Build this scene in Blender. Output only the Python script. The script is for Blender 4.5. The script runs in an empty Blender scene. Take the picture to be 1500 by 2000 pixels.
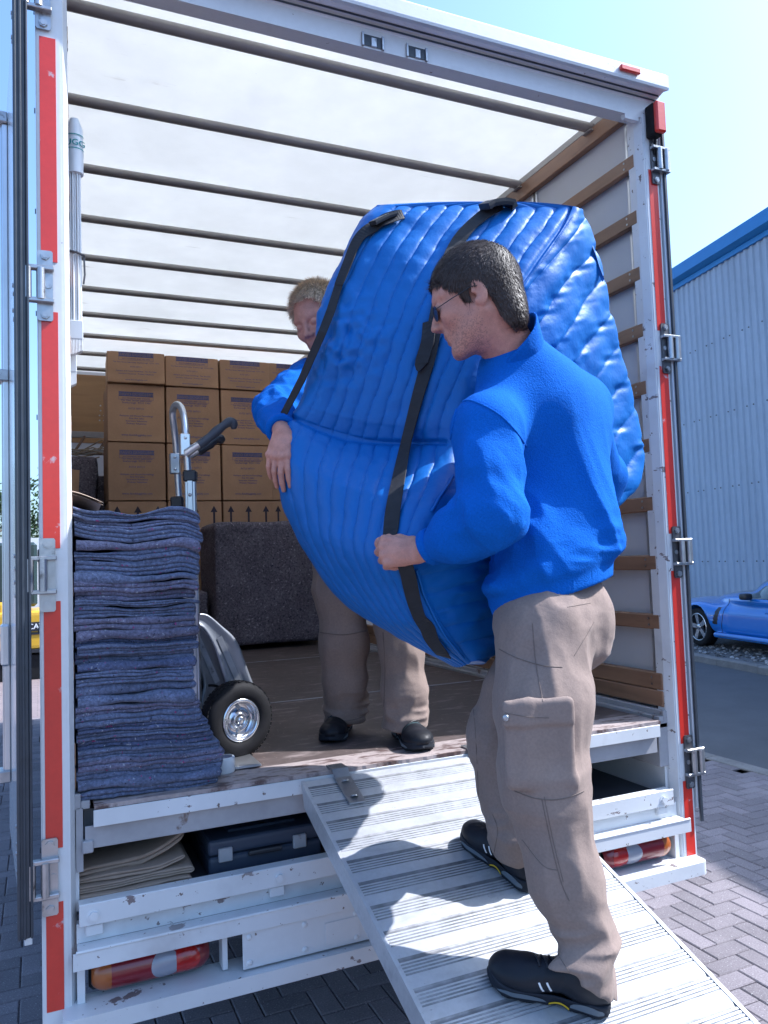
import bpy, bmesh, math, random
import numpy as np
from mathutils import Vector, Matrix
from mathutils.bvhtree import BVHTree
random.seed(7)
S = bpy.context.scene
COL = S.collection
rad = math.radians

# ---------------------------------------------------------------- camera
CAM = np.array([-0.0533, -2.4463, 1.7998]); YAW, PITCH, ROLL, FPX = 0.4167, 0.0605, -0.0345, 1522.46
def _basis(yaw, pitch, roll):
    cy, sy, cp, sp = math.cos(yaw), math.sin(yaw), math.cos(pitch), math.sin(pitch)
    f = np.array([sy*cp, cy*cp, sp]); r = np.array([cy, -sy, 0.0]); u = np.cross(r, f)
    cr, sr = math.cos(roll), math.sin(roll)
    return r*cr + u*sr, -r*sr + u*cr, f
RV, UV, FV = _basis(YAW, PITCH, ROLL)
def ray(px, py): return FV + RV*(px-750)/FPX - UV*(py-1000)/FPX
def at(px, py, Y):
    """world point on the plane Y seen at a photograph pixel (1500 x 2000)"""
    d = ray(px, py); return CAM + d*(Y-CAM[1])/d[1]
cam_d = bpy.data.cameras.new('camera'); cam_o = bpy.data.objects.new('camera', cam_d); COL.objects.link(cam_o)
cam_o.matrix_world = Matrix(((RV[0], UV[0], -FV[0], CAM[0]), (RV[1], UV[1], -FV[1], CAM[1]), (RV[2], UV[2], -FV[2], CAM[2]), (0, 0, 0, 1)))
cam_d.sensor_fit = 'HORIZONTAL'; cam_d.sensor_width = 36.0; cam_d.lens = 36.0*FPX/1500
cam_d.clip_end = 2000; cam_d.clip_start = 0.05
S.camera = cam_o
S.render.resolution_x, S.render.resolution_y = 768, 1024

# ---------------------------------------------------------------- light
SUN = Vector((1.0, -0.25, 1.08)).normalized()
W = bpy.data.worlds.new('World'); S.world = W; W.use_nodes = True
wn = W.node_tree.nodes; wl = W.node_tree.links
bg = wn['Background']; sky = wn.new('ShaderNodeTexSky'); sky.sky_type = 'NISHITA'; sky.sun_disc = False
sky.sun_elevation = math.asin(SUN.z); sky.sun_rotation = math.atan2(SUN.x, SUN.y)
sky.air_density = 1.0; sky.dust_density = 3.0; sky.ozone_density = 1.6; sky.altitude = 0
tint = wn.new('ShaderNodeVectorMath'); tint.operation = 'MULTIPLY'; tint.inputs[1].default_value = (.77, .99, 1.22)      # the camera's cool white balance
wl.new(sky.outputs[0], tint.inputs[0]); wl.new(tint.outputs[0], bg.inputs[0]); bg.inputs[1].default_value = 0.15
sd = bpy.data.lights.new('sun', 'SUN'); sd.energy = 3.6; sd.angle = rad(0.53); sd.color = (0.96, 0.96, 1.0)
so = bpy.data.objects.new('sun', sd); COL.objects.link(so); so.rotation_euler = SUN.to_track_quat('Z', 'Y').to_euler()
so.location = (8, -3, 9)
S.view_settings.view_transform = 'Standard'; S.view_settings.look = 'None'
S.view_settings.exposure = 1.28; S.view_settings.gamma = 1.0
S.cycles.max_bounces = 8; S.cycles.diffuse_bounces = 4; S.cycles.caustics_reflective = False; S.cycles.caustics_refractive = False

# ---------------------------------------------------------------- materials
def mat(name, col, rough=0.6, metal=0.0, spec=0.5, bump=None, var=None, mix=None, coat=0.0, sheen=0.0, trans=0.0, island=None, coord='Object', objrand=None):
    """bump=(scale, strength, dist) or list; var=(scale, amount); mix=[(scale, lo, hi, colour, detail, stretch)] masks"""
    m = bpy.data.materials.new(name); m.use_nodes = True
    n = m.node_tree.nodes; l = m.node_tree.links; b = n['Principled BSDF']
    b.inputs['Roughness'].default_value = rough; b.inputs['Metallic'].default_value = metal
    b.inputs['Specular IOR Level'].default_value = spec
    if coat: b.inputs['Coat Weight'].default_value = coat; b.inputs['Coat Roughness'].default_value = 0.15
    if sheen: b.inputs['Sheen Weight'].default_value = sheen; b.inputs['Sheen Roughness'].default_value = 0.4
    tc = n.new('ShaderNodeTexCoord')
    def noise(scale, detail=4, stretch=None, rgh=0.55):
        t = n.new('ShaderNodeTexNoise'); t.inputs['Scale'].default_value = scale; t.inputs['Detail'].default_value = detail
        t.inputs['Roughness'].default_value = rgh
        if stretch:
            mp = n.new('ShaderNodeMapping'); mp.inputs['Scale'].default_value = stretch
            l.new(tc.outputs[coord], mp.inputs[0]); l.new(mp.outputs[0], t.inputs[0])
        else: l.new(tc.outputs[coord], t.inputs[0])
        return t.outputs['Fac']
    c = n.new('ShaderNodeRGB'); c.outputs[0].default_value = (*col, 1); out = c.outputs[0]
    def mulv(o, fac, lo, hi):
        r = n.new('ShaderNodeMapRange'); r.inputs['From Min'].default_value = 0.25; r.inputs['From Max'].default_value = 0.75
        r.inputs['To Min'].default_value = lo; r.inputs['To Max'].default_value = hi
        l.new(fac, r.inputs['Value'])
        v = n.new('ShaderNodeVectorMath'); v.operation = 'SCALE'; l.new(o, v.inputs[0]); l.new(r.outputs[0], v.inputs['Scale'])
        return v.outputs[0]
    if island:
        g = n.new('ShaderNodeNewGeometry'); out = mulv(out, g.outputs['Random Per Island'], 1-island, 1+island)
    if objrand:
        g = n.new('ShaderNodeObjectInfo'); out = mulv(out, g.outputs['Random'], 1-objrand, 1+objrand)
    for v in (var if isinstance(var, list) else [var] if var else []):
        out = mulv(out, noise(v[0], 5, v[2] if len(v) > 2 else None), 1-v[1], 1+v[1])
    for k in (mix or []):
        f = noise(k[0], k[4] if len(k) > 4 else 5, k[5] if len(k) > 5 else None, 0.6)
        r = n.new('ShaderNodeMapRange'); r.inputs['From Min'].default_value = k[1]; r.inputs['From Max'].default_value = k[2]
        l.new(f, r.inputs['Value'])
        x = n.new('ShaderNodeMix'); x.data_type = 'RGBA'; l.new(r.outputs[0], x.inputs[0]); l.new(out, x.inputs[6]); x.inputs[7].default_value = (*k[3], 1)
        out = x.outputs[2]
    l.new(out, b.inputs['Base Color'])
    if bump:
        prev = None
        for bb in (bump if isinstance(bump, list) else [bump]):
            bn = n.new('ShaderNodeBump'); bn.inputs['Strength'].default_value = bb[1]; bn.inputs['Distance'].default_value = bb[2]
            l.new(noise(bb[0], 4, bb[3] if len(bb) > 3 else None), bn.inputs['Height'])
            if prev: l.new(prev, bn.inputs['Normal'])
            prev = bn.outputs[0]
        l.new(prev, b.inputs['Normal'])
    if trans:
        tb = n.new('ShaderNodeBsdfTranslucent'); l.new(out, tb.inputs[0]); ms = n.new('ShaderNodeMixShader'); ms.inputs[0].default_value = trans
        l.new(b.outputs[0], ms.inputs[1]); l.new(tb.outputs[0], ms.inputs[2]); l.new(ms.outputs[0], n['Material Output'].inputs[0])
    return m

M = {}
M['white'] = mat('white_paint', (.66, .68, .70), .38, var=[(3, .06), (40, .03)], mix=[(42, .70, .71, (.22, .17, .15), 8), (3, .63, .8, (.5, .5, .51))], bump=(60, .08, .002))
M['chipped'] = mat('chipped_white_paint', (.64, .66, .68), .42, var=(4, .1), mix=[(9, .645, .655, (.20, .16, .16), 10, (1, 1, 2.0)), (38, .655, .67, (.16, .12, .11), 8), (2.5, .55, .8, (.44, .43, .44))], bump=(30, .15, .003))
M['greypaint'] = mat('dull_grey_steel', (.34, .34, .36), .5, var=[(4, .15), (40, .06)], mix=[(7, .62, .66, (.16, .11, .09), 7)], bump=(40, .1, .002))
M['rust'] = mat('rusty_steel', (.13, .075, .05), .8, var=(12, .4), bump=(60, .4, .003))
M['red'] = mat('red_reflective_tape', (.62, .035, .022), .3, var=[(5, .1), (60, .05)], mix=[(11, .66, .70, (.55, .40, .42), 7)], coat=.35)
M['alu'] = mat('brushed_aluminium', (.62, .64, .67), .3, .9, var=(8, .08), bump=(25, .12, .001, (1, 1, .05)))
M['ramp'] = mat('worn_ramp_aluminium', (.56, .575, .60), .42, .5, var=[(5, .12), (70, .08)], mix=[(9, .56, .80, (.40, .41, .44), 8, (1, 2.5, 2.5)), (60, .66, .74, (.25, .25, .27), 5, (1, 2, 2))], bump=(90, .1, .001))
M['zinc'] = mat('galvanised_steel', (.42, .43, .45), .35, .85, var=(20, .2), mix=[(18, .6, .7, (.12, .11, .11), 6)], bump=(50, .15, .001))
M['dark_metal'] = mat('dark_hinge_metal', (.11, .11, .12), .45, .6, var=(20, .25), bump=(50, .2, .001))
M['rubber'] = mat('black_rubber', (.012, .012, .014), .7, spec=.2, var=(20, .3), bump=(60, .15, .001))
M['seal'] = mat('dark_door_seal', (.035, .045, .06), .4, var=(20, .2))
M['roof'] = mat('translucent_roof_sheet', (.83, .82, .79), .5, trans=.58, var=[(1.1, .05), (9, .03)], mix=[(4, .66, .74, (.50, .47, .42), 9, (.4, 3, 1)), (30, .74, .77, (.35, .3, .28), 4, (1, 3, 1)), (.9, .5, .75, (.76, .75, .72), 6)])
M['wallpanel'] = mat('white_wall_panel', (.66, .67, .70), .42, trans=.25, var=(1.5, .03), mix=[(7, .70, .74, (.35, .34, .36), 8, (1, .4, 3))])
M['rib'] = mat('grey_roof_rib', (.33, .31, .29), .4, .3, var=(6, .12), bump=(60, .05, .001))
M['wood'] = mat('varnished_wood', (.25, .14, .085), .5, var=[(3, .2), (14, .35, (1, .08, 1))], mix=[(25, .6, .75, (.09, .05, .03), 6, (1, .1, 1))], bump=(30, .15, .002, (1, .08, 1)))
M['plywood'] = mat('brown_plywood', (.36, .20, .09), .5, var=[(2, .15), (12, .25, (.1, 1, 1))])
M['deck'] = mat('scuffed_phenolic_floor', (.095, .072, .068), .5, var=[(2, .3), (30, .2)], mix=[(7, .55, .72, (.27, .22, .21), 9, (1, 2.5, 1)), (30, .63, .7, (.25, .20, .18), 6, (3, 1, 1))], bump=(40, .2, .002))
M['deckworn'] = mat('worn_floor_edge', (.36, .30, .29), .6, var=[(5, .25), (50, .2)], mix=[(12, .52, .62, (.10, .06, .055), 8, (1, 3, 1))], bump=(40, .25, .003))
M['black'] = mat('black_plastic', (.018, .02, .026), .42, var=(8, .2), bump=(120, .12, .001))
M['darkshelf'] = mat('dark_shelf_panel', (.05, .055, .07), .6, var=(4, .3))
M['carton'] = mat('brown_cardboard', (.43, .245, .14), .75, var=[(2, .12), (7, .06), (60, .05)], mix=[(5, .66, .74, (.30, .17, .10), 6)], objrand=.10, bump=[(140, .05, .001, (1, 1, .1)), (5, .3, .02)])
M['ink'] = mat('blue_print_ink', (.10, .095, .22), .7, var=(40, .25))
M['inkdark'] = mat('dark_print_ink', (.035, .025, .045), .7, var=(40, .2))
M['felt'] = mat('recycled_felt', (.125, .15, .235), .95, spec=.1, var=[(6, .3), (120, .45)], mix=[(95, .66, .70, (.34, .36, .44), 3), (80, .69, .71, (.28, .05, .16), 2), (70, .69, .72, (.035, .04, .07), 2)], bump=[(160, .9, .006), (40, .5, .006)], sheen=.15)
for nm_, c_ in (('felt_b', (.16, .175, .265)), ('felt_c', (.095, .115, .20)), ('felt_d', (.15, .15, .225))):
    M[nm_] = mat('recycled_'+nm_, c_, .95, spec=.1, var=[(6, .3), (120, .45)], mix=[(95, .64, .69, (.38, .40, .46), 3), (80, .69, .71, (.30, .05, .18), 2), (70, .67, .71, (.03, .035, .06), 2)], bump=[(160, .9, .006), (40, .5, .006)], sheen=.15)
M['feltdark'] = mat('brown_recycled_felt', (.145, .125, .145), .95, spec=.1, var=[(5, .25), (70, .6)], mix=[(55, .62, .66, (.34, .30, .34), 3), (48, .64, .68, (.04, .035, .05), 3)], bump=[(150, .8, .006), (6, .4, .03)])
M['sack'] = mat('beige_dust_sheet', (.31, .235, .185), .9, var=[(6, .12), (60, .06)], bump=[(90, .3, .002), (9, .3, .02)])
M['tape'] = mat('white_tape', (.75, .78, .8), .35, var=(8, .05))
M['tapein'] = mat('tape_core', (.45, .42, .5), .6)
M['lampred'] = mat('red_lamp_lens', (.20, .006, .014), .28, var=(6, .2), bump=(70, .35, .002, (1, .05, .05)), coat=.6)
M['lampredbright'] = mat('bright_red_lamp_lens', (.40, .012, .010), .2, var=(25, .3), bump=(90, .5, .002), coat=.6)
M['lampamber'] = mat('amber_lamp_lens', (.34, .085, .012), .3, bump=(70, .3, .002, (1, .05, .05)), coat=.6)
M['lampclear'] = mat('clear_lamp_lens', (.28, .30, .36), .25, bump=(90, .4, .002, (1, .1, .1)), coat=.6)
M['strap'] = mat('black_webbing', (.012, .013, .018), .75, var=(30, .3), bump=(220, .5, .001))
M['nylon'] = mat('blue_quilted_nylon', (.002, .125, .43), .5, spec=.3, var=[(3, .08)], bump=[(34, .30, .004), (110, .25, .002), (9, .25, .02)])
M['fleece'] = mat('blue_fleece_sweatshirt', (.003, .110, .47), .9, spec=.1, var=[(5, .06), (240, .16)], bump=[(240, .8, .002), (60, .35, .003)])
M['trouser'] = mat('khaki_work_cloth', (.25, .19, .165), .88, spec=.15, var=[(4, .10), (14, .06), (150, .10)], bump=[(300, .4, .001), (24, .35, .006)], sheen=.1)
M['stitch'] = mat('dark_stitching', (.15, .115, .10), .9)
M['bluestitch'] = mat('dark_blue_seam', (.002, .02, .22), .8)
M['skin'] = mat('skin', (.50, .235, .18), .55, spec=.35, var=[(9, .12), (60, .12), (300, .10)], bump=[(180, .25, .001), (50, .12, .002)])
M['stubble'] = mat('stubbled_skin', (.37, .185, .145), .6, spec=.3, var=[(60, .15), (300, .15)], bump=[(300, .3, .001)])
M['lips'] = mat('lips', (.36, .12, .10), .45)
M['hairdark'] = mat('dark_brown_hair', (.048, .033, .029), .5, spec=.4, island=.25)
M['hairfair'] = mat('sandy_blond_hair', (.72, .57, .42), .6, island=.3)
M['shoe'] = mat('black_shoe_leather', (.008, .010, .016), .5, spec=.3, var=(20, .3), bump=(90, .25, .001))
M['shoegreen'] = mat('dark_green_shoe_panel', (.03, .065, .075), .7, var=(40, .2), bump=(160, .4, .001))
M['sole'] = mat('grey_black_sole', (.015, .019, .028), .7, spec=.25, var=(20, .3))
M['solegrey'] = mat('grey_sole_insert', (.11, .14, .17), .6)
M['yellow'] = mat('yellow_insert', (.60, .40, .02), .5)
M['glass'] = mat('dark_lens', (.02, .02, .025), .35)
M['eye'] = mat('eye_white', (.6, .57, .55), .2); M['iris'] = mat('iris', (.05, .07, .08), .15)
M['teal'] = mat('teal_print', (.02, .33, .33), .5)
M['film'] = mat('white_plastic_slat', (.78, .80, .82), .3, var=(10, .04))
M['doorwhite'] = mat('glossy_white_door_panel', (.62, .66, .70), .15, var=(3, .04), coat=.5)

# ---------------------------------------------------------------- mesh helpers
def rootloc(p):
    v = Vector((0, 0, 0))
    while p is not None: v = v + p.location; p = p.parent
    return v
class MB:
    def __init__(s): s.v = []; s.f = []; s.m = []; s.sm = []
    def add(s, vs, fs, mi=0, smooth=False):
        o = len(s.v); s.v.extend([tuple(map(float, q)) for q in vs]); s.f.extend([tuple(i+o for i in q) for q in fs])
        s.m.extend([mi]*len(fs)); s.sm.extend([smooth]*len(fs)); return s
    def bm(s, b, mi=0, smooth=False, T=None):
        b.verts.index_update(); vs = [(T @ q.co if T else q.co) for q in b.verts]
        s.add(vs, [[w.index for w in q.verts] for q in b.faces], mi, smooth); b.free(); return s
    def box(s, lo, hi, bev=0.0, mi=0, T=None, seg=1):
        lo = Vector(lo); hi = Vector(hi); b = bmesh.new(); bmesh.ops.create_cube(b, size=1)
        for q in b.verts: q.co = Vector(((q.co.x+.5)*(hi.x-lo.x)+lo.x, (q.co.y+.5)*(hi.y-lo.y)+lo.y, (q.co.z+.5)*(hi.z-lo.z)+lo.z))
        if bev: bmesh.ops.bevel(b, geom=list(b.edges), offset=bev, segments=seg, affect='EDGES', profile=.6)
        return s.bm(b, mi, False, T)
    def cyl(s, a, b, r, n=16, r2=None, mi=0, smooth=True, cap=True):
        a = Vector(a); b = Vector(b); d = (b-a).normalized(); x = d.orthogonal().normalized(); y = d.cross(x); r2 = r if r2 is None else r2
        vs = []
        for p, rr in ((a, r), (b, r2)):
            for i in range(n):
                t = 2*math.pi*i/n; vs.append(p + x*(rr*math.cos(t)) + y*(rr*math.sin(t)))
        s.add(vs, [(i, (i+1) % n, n+(i+1) % n, n+i) for i in range(n)], mi, smooth)
        if cap: s.add(vs, [tuple(range(n))[::-1], tuple(range(n, 2*n))], mi, False)
        return s
    def tube(s, pts, r, n=10, mi=0, cap=True, flat=None):
        """tube along points; r number or list; flat=(w,t,normal) gives a flat band"""
        P = [Vector(q) for q in pts]; rs = r if isinstance(r, (list, tuple)) else [r]*len(P); vs = []; up = None
        for i, p in enumerate(P):
            d = (P[min(i+1, len(P)-1)]-P[max(i-1, 0)]).normalized()
            if up is None: up = d.orthogonal().normalized()
            up = (up - d*up.dot(d)).normalized(); y = d.cross(up)
            for k in range(n):
                t = 2*math.pi*k/n; vs.append(p + up*(rs[i]*math.cos(t)) + y*(rs[i]*math.sin(t)))
        fs = [(i*n+k, i*n+(k+1) % n, (i+1)*n+(k+1) % n, (i+1)*n+k) for i in range(len(P)-1) for k in range(n)]
        s.add(vs, fs, mi, True)
        if cap: s.add(vs, [tuple(range(n))[::-1], tuple(range((len(P)-1)*n, len(P)*n))], mi, False)
        return s
    def band(s, pts, nrm, w, t, mi=0):
        """flat webbing: pts path, nrm list of face normals"""
        P = [Vector(q) for q in pts]; vs = []
        for i, p in enumerate(P):
            d = (P[min(i+1, len(P)-1)]-P[max(i-1, 0)]).normalized(); nn = Vector(nrm[i] if isinstance(nrm, list) else nrm)
            nn = (nn - d*nn.dot(d)).normalized(); x = d.cross(nn)
            ww = w[i] if isinstance(w, list) else w
            for a, b in ((-1, 0), (-.96, 1), (.96, 1), (1, 0), (.96, -1), (-.96, -1)): vs.append(p + x*(a*ww/2) + nn*(b*t/2))
        n = 6
        s.add(vs, [(i*n+k, i*n+(k+1) % n, (i+1)*n+(k+1) % n, (i+1)*n+k) for i in range(len(P)-1) for k in range(n)], mi, False)
        s.add(vs, [tuple(range(n))[::-1], tuple(range((len(P)-1)*n, len(P)*n))], mi, False); return s
    def prism(s, poly, a, b, axis='y', mi=0, smooth=False):
        """closed polygon (2D) extruded from a to b along an axis"""
        n = len(poly); f = {'y': lambda p, t: (p[0], t, p[1]), 'x': lambda p, t: (t, p[0], p[1]), 'z': lambda p, t: (p[0], p[1], t)}[axis]
        vs = [f(p, a) for p in poly] + [f(p, b) for p in poly]
        s.add(vs, [(i, (i+1) % n, n+(i+1) % n, n+i) for i in range(n)], mi, smooth)
        s.add(vs, [tuple(range(n))[::-1], tuple(range(n, 2*n))], mi, False); return s
    def lathe(s, c, ax, prof, n=32, mi=0):
        """prof: list of (radius, height along axis)"""
        c = Vector(c); d = Vector(ax).normalized(); x = d.orthogonal().normalized(); y = d.cross(x); vs = []
        for r, h in prof:
            for k in range(n):
                t = 2*math.pi*k/n; vs.append(c + d*h + x*(r*math.cos(t)) + y*(r*math.sin(t)))
        s.add(vs, [(i*n+k, i*n+(k+1) % n, (i+1)*n+(k+1) % n, (i+1)*n+k) for i in range(len(prof)-1) for k in range(n)], mi, True); return s
    def grid(s, G, mi=0, closeu=False, closev=False, smooth=True):
        G = np.asarray(G); a, b = G.shape[:2]; fs = []
        for i in range(a if closeu else a-1):
            for j in range(b if closev else b-1):
                fs.append((i*b+j, i*b+(j+1) % b, ((i+1) % a)*b+(j+1) % b, ((i+1) % a)*b+j))
        return s.add(G.reshape(-1, 3), fs, mi, smooth)
    def build(s, name, mats, parent=None, loc=None):
        me = bpy.data.meshes.new(name); L = Vector(loc) if loc is not None else Vector((0, 0, 0))
        off = (rootloc(parent) if parent else Vector((0, 0, 0))) + L
        vs = np.array(s.v, float) - np.array(off)
        me.from_pydata([tuple(q) for q in vs], [], s.f); me.polygons.foreach_set('material_index', s.m); me.polygons.foreach_set('use_smooth', s.sm)
        bm_ = bmesh.new(); bm_.from_mesh(me); bmesh.ops.recalc_face_normals(bm_, faces=bm_.faces); bm_.to_mesh(me); bm_.free()
        for q in (mats if isinstance(mats, (list, tuple)) else [mats]): me.materials.append(M[q] if isinstance(q, str) else q)
        o = bpy.data.objects.new(name, me); COL.objects.link(o); o.parent = parent; o.location = L
        return o
def tag(o, label=None, cat=None, group=None, kind=None):
    if label: o['label'] = label
    if cat: o['category'] = cat
    if group: o['group'] = group
    if kind: o['kind'] = kind
    return o
def thing(name, loc, label, cat, group=None):
    o = bpy.data.objects.new(name, None); COL.objects.link(o); o.location = loc; o.empty_display_size = .1
    return tag(o, label, cat, group)
def text_mesh(txt, size, align='CENTER', extrude=0.0):
    c = bpy.data.curves.new('t', 'FONT'); c.body = txt; c.size = size; c.align_x = align; c.extrude = extrude; c.resolution_u = 2
    o = bpy.data.objects.new('t', c); COL.objects.link(o); dg = bpy.context.evaluated_depsgraph_get(); dg.update()
    me = bpy.data.meshes.new_from_object(o.evaluated_get(dg)); vs = [v.co.copy() for v in me.vertices]; fs = [tuple(p.vertices) for p in me.polygons]
    bpy.data.objects.remove(o); bpy.data.curves.remove(c); bpy.data.meshes.remove(me); return vs, fs
def put_text(mb, txt, size, T, mi, bold=0):
    vs, fs = text_mesh(txt, size); mb.add([T @ v for v in vs], fs, mi)
    if bold: mb.add([T @ (v+Vector((bold, 0, 0.0001))) for v in vs], fs, mi)
def frame3(o, x, y):
    x = Vector(x).normalized(); y = Vector(y).normalized(); z = x.cross(y).normalized(); y = z.cross(x)
    return Matrix(((x.x, y.x, z.x, o[0]), (x.y, y.y, z.y, o[1]), (x.z, y.z, z.z, o[2]), (0, 0, 0, 1)))

# ---------------------------------------------------------------- numpy noise and smooth interpolation
_rs = np.random.RandomState(3); _perm = _rs.permutation(4096).astype(np.int64); _val = _rs.rand(4096).astype(np.float32)*2-1
def vnoise(p, seed=0):
    p = np.asarray(p, np.float32); i = np.floor(p).astype(np.int64); f = p-i; f = f*f*(3-2*f)
    def h(a, b, c): return _val[_perm[(_perm[(_perm[(a+seed*17) & 4095]+b) & 4095]+c) & 4095]]
    x, y, z = i[..., 0], i[..., 1], i[..., 2]; fx, fy, fz = f[..., 0], f[..., 1], f[..., 2]
    l = lambda a, b, t: a+(b-a)*t
    return l(l(l(h(x, y, z), h(x+1, y, z), fx), l(h(x, y+1, z), h(x+1, y+1, z), fx), fy), l(l(h(x, y, z+1), h(x+1, y, z+1), fx), l(h(x, y+1, z+1), h(x+1, y+1, z+1), fx), fy), fz)
def catmull(P, ts):
    """P (n,...) control values, ts in 0..n-1"""
    P = np.asarray(P, float); n = len(P); ts = np.clip(np.asarray(ts, float), 0, n-1-1e-9); i = ts.astype(int); t = ts-i
    g = lambda k: P[np.clip(k, 0, n-1)]
    t = t.reshape((-1,)+(1,)*(P.ndim-1)); a, b, c, d = g(i-1), g(i), g(i+1), g(i+2)
    return .5*((2*b)+(-a+c)*t+(2*a-5*b+4*c-d)*t**2+(-a+3*b-3*c+d)*t**3)
# ================================================================ ground
def paving():
    mb = MB(); r = random.Random(2); z0 = -0.004; j = .004
    def brick(x0, y0, x1, y1):
        dz = r.uniform(-.0015, .0015); b = .005; lo = -.03
        X0, Y0, X1, Y1 = x0+j/2, y0+j/2, x1-j/2, y1-j/2
        vs = [(X0, Y0, lo), (X1, Y0, lo), (X1, Y1, lo), (X0, Y1, lo), (X0, Y0, dz-b*.8), (X1, Y0, dz-b*.8), (X1, Y1, dz-b*.8), (X0, Y1, dz-b*.8),
              (X0+b, Y0+b, dz), (X1-b, Y0+b, dz), (X1-b, Y1-b, dz), (X0+b, Y1-b, dz)]
        fs = [(8, 9, 10, 11)]
        for k in range(4): q = (k+1) % 4; fs += [(k, q, 4+q, 4+k), (4+k, 4+q, 8+q, 8+k)]
        mb.add(vs, fs, 0)
    edge = lambda y: 5.25+.0*y
    for a in range(-24, 53):
        for b in range(-22, 82):
            x, y = a*.1+.055, b*.1+.02
            if x < -.9 and y > 7: continue
            m = (a-b) % 4
            if m == 0 and x+.2 < 5.16: brick(x, y, x+.2, y+.1)
            elif m == 3 and x+.1 < 5.16: brick(x, y, x+.1, y+.2)
    return mb
M['paver'] = mat('concrete_block_paver', (.185, .16, .17), .88, island=.14, var=[(1.3, .18), (3, .15), (140, .30)], mix=[(150, .66, .70, (.48, .46, .46), 2), (1.2, .56, .8, (.28, .25, .25))], bump=(200, .5, .002))
M['joint'] = mat('sandy_joint', (.06, .055, .045), .95, mix=[(6, .55, .7, (.05, .075, .025), 6)], var=(60, .3), bump=(80, .5, .004))
M['asphalt'] = mat('asphalt', (.085, .088, .095), .85, var=[(2, .15), (150, .3)], bump=(250, .6, .003))
M['gravel'] = mat('gravel_bed', (.13, .125, .12), .9, var=[(3, .2), (60, .5)], mix=[(28, .60, .64, (.42, .42, .42), 3)], bump=[(45, 1.0, .03), (130, .7, .01)])
M['kerb'] = mat('concrete_kerb', (.20, .19, .18), .9, var=[(5, .2), (80, .2)], bump=(100, .5, .003))
g = MB(); g.add([(-400, -400, -.02), (400, -400, -.02), (400, 400, -.02), (-400, 400, -.02)], [(0, 1, 2, 3)]); tag(g.build('ground', 'joint'), kind='structure')
tag(paving().build('pavement', 'paver'), kind='structure')
mb = MB()
for k in range(-6, 26): mb.box((5.155, k*.9+.003, -.05), (5.30, (k+1)*.9-.003, .006), .006)
tag(mb.build('road_edge_kerb', 'kerb'), kind='structure')
# far paving to the left, in larger sheets of the same block paving
def far_paving():
    m = bpy.data.materials.new('far_block_paving'); m.use_nodes = True; n = m.node_tree.nodes; l = m.node_tree.links
    tc = n.new('ShaderNodeTexCoord'); br = n.new('ShaderNodeTexBrick'); br.inputs['Scale'].default_value = 5
    br.inputs['Color1'].default_value = (.24, .19, .19, 1); br.inputs['Color2'].default_value = (.19, .15, .16, 1); br.inputs['Mortar'].default_value = (.06, .055, .045, 1)
    br.inputs['Mortar Size'].default_value = .015; br.inputs['Brick Width'].default_value = 1; br.inputs['Row Height'].default_value = .5
    l.new(tc.outputs['Object'], br.inputs[0]); l.new(br.outputs[0], n['Principled BSDF'].inputs['Base Color']); n['Principled BSDF'].inputs['Roughness'].default_value = .85
    mb = MB(); mb.add([(-30, -20, -.012), (5.24, -20, -.012), (5.24, 60, -.012), (-30, 60, -.012)], [(0, 1, 2, 3)])
    return mb.build('far_pavement', m)
tag(far_paving(), kind='structure')
DIRB = Vector((.19, .982, 0)).normalized()          # direction of the kerb, the car and the shed wall
def along(x, y, t, off=0): return Vector((x, y, 0)) + DIRB*t + Vector((DIRB.y, -DIRB.x, 0))*off
a, b = along(9.45, 6.6, -30), along(9.45, 6.6, 60)
mb = MB(); mb.add([(5.25, -20, -.008), (a.x, a.y, -.008), (b.x, b.y, -.008), (5.25, 60, -.008)], [(0, 1, 2, 3)]); tag(mb.build('road', 'asphalt'), kind='structure')
# kerb stones: one run
mb = MB()
for k in range(-14, 40):
    p0, p1 = along(9.45, 6.6, k*.915+.004), along(9.45, 6.6, (k+1)*.915-.004); q0, q1 = along(9.45, 6.6, k*.915+.004, .13), along(9.45, 6.6, (k+1)*.915-.004, .13)
    zt = .105+random.uniform(-.004, .004)
    vs = [(p0.x, p0.y, -.05), (p1.x, p1.y, -.05), (q1.x, q1.y, -.05), (q0.x, q0.y, -.05)]
    c = .02; N = Vector((DIRB.y, -DIRB.x, 0))*c
    vs += [(p0.x, p0.y, zt-c), (p1.x, p1.y, zt-c), (q1.x, q1.y, zt), (q0.x, q0.y, zt), (p0.x+N.x, p0.y+N.y, zt), (p1.x+N.x, p1.y+N.y, zt)]
    mb.add(vs, [(0, 1, 5, 4), (4, 5, 9, 8), (8, 9, 6, 7), (1, 2, 6, 9, 5), (3, 0, 4, 8, 7), (2, 3, 7, 6)])
tag(mb.build('kerb', 'kerb'), kind='structure')
# gravel bed behind the kerb
mb = MB(); nx, ny = 60, 160; G = np.zeros((nx, ny, 3))
for i in range(nx):
    for j in range(ny):
        p = along(9.45, 6.6, -14+34*j/(ny-1), .13+12*(i/(nx-1))**1.6); G[i, j] = (p.x, p.y, .10)
G[..., 2] += .02*vnoise(G*3.0)+.012*vnoise(G*9.0); G[0, :, 2] = .095
mb.grid(G); tag(mb.build('gravel_ground', 'gravel'), kind='structure')
mb = MB(); r = random.Random(5)
for k in range(900):
    p = along(9.45, 6.6, r.uniform(-4, 5), r.uniform(.15, 1.2)); s = r.uniform(.012, .04); b = bmesh.new(); bmesh.ops.create_icosphere(b, subdivisions=1, radius=s)
    for q in b.verts: q.co = Vector((q.co.x*r.uniform(.7, 1.2), q.co.y*r.uniform(.7, 1.2), q.co.z*.6)) + Vector((p.x, p.y, .11))
    mb.bm(b)
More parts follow.
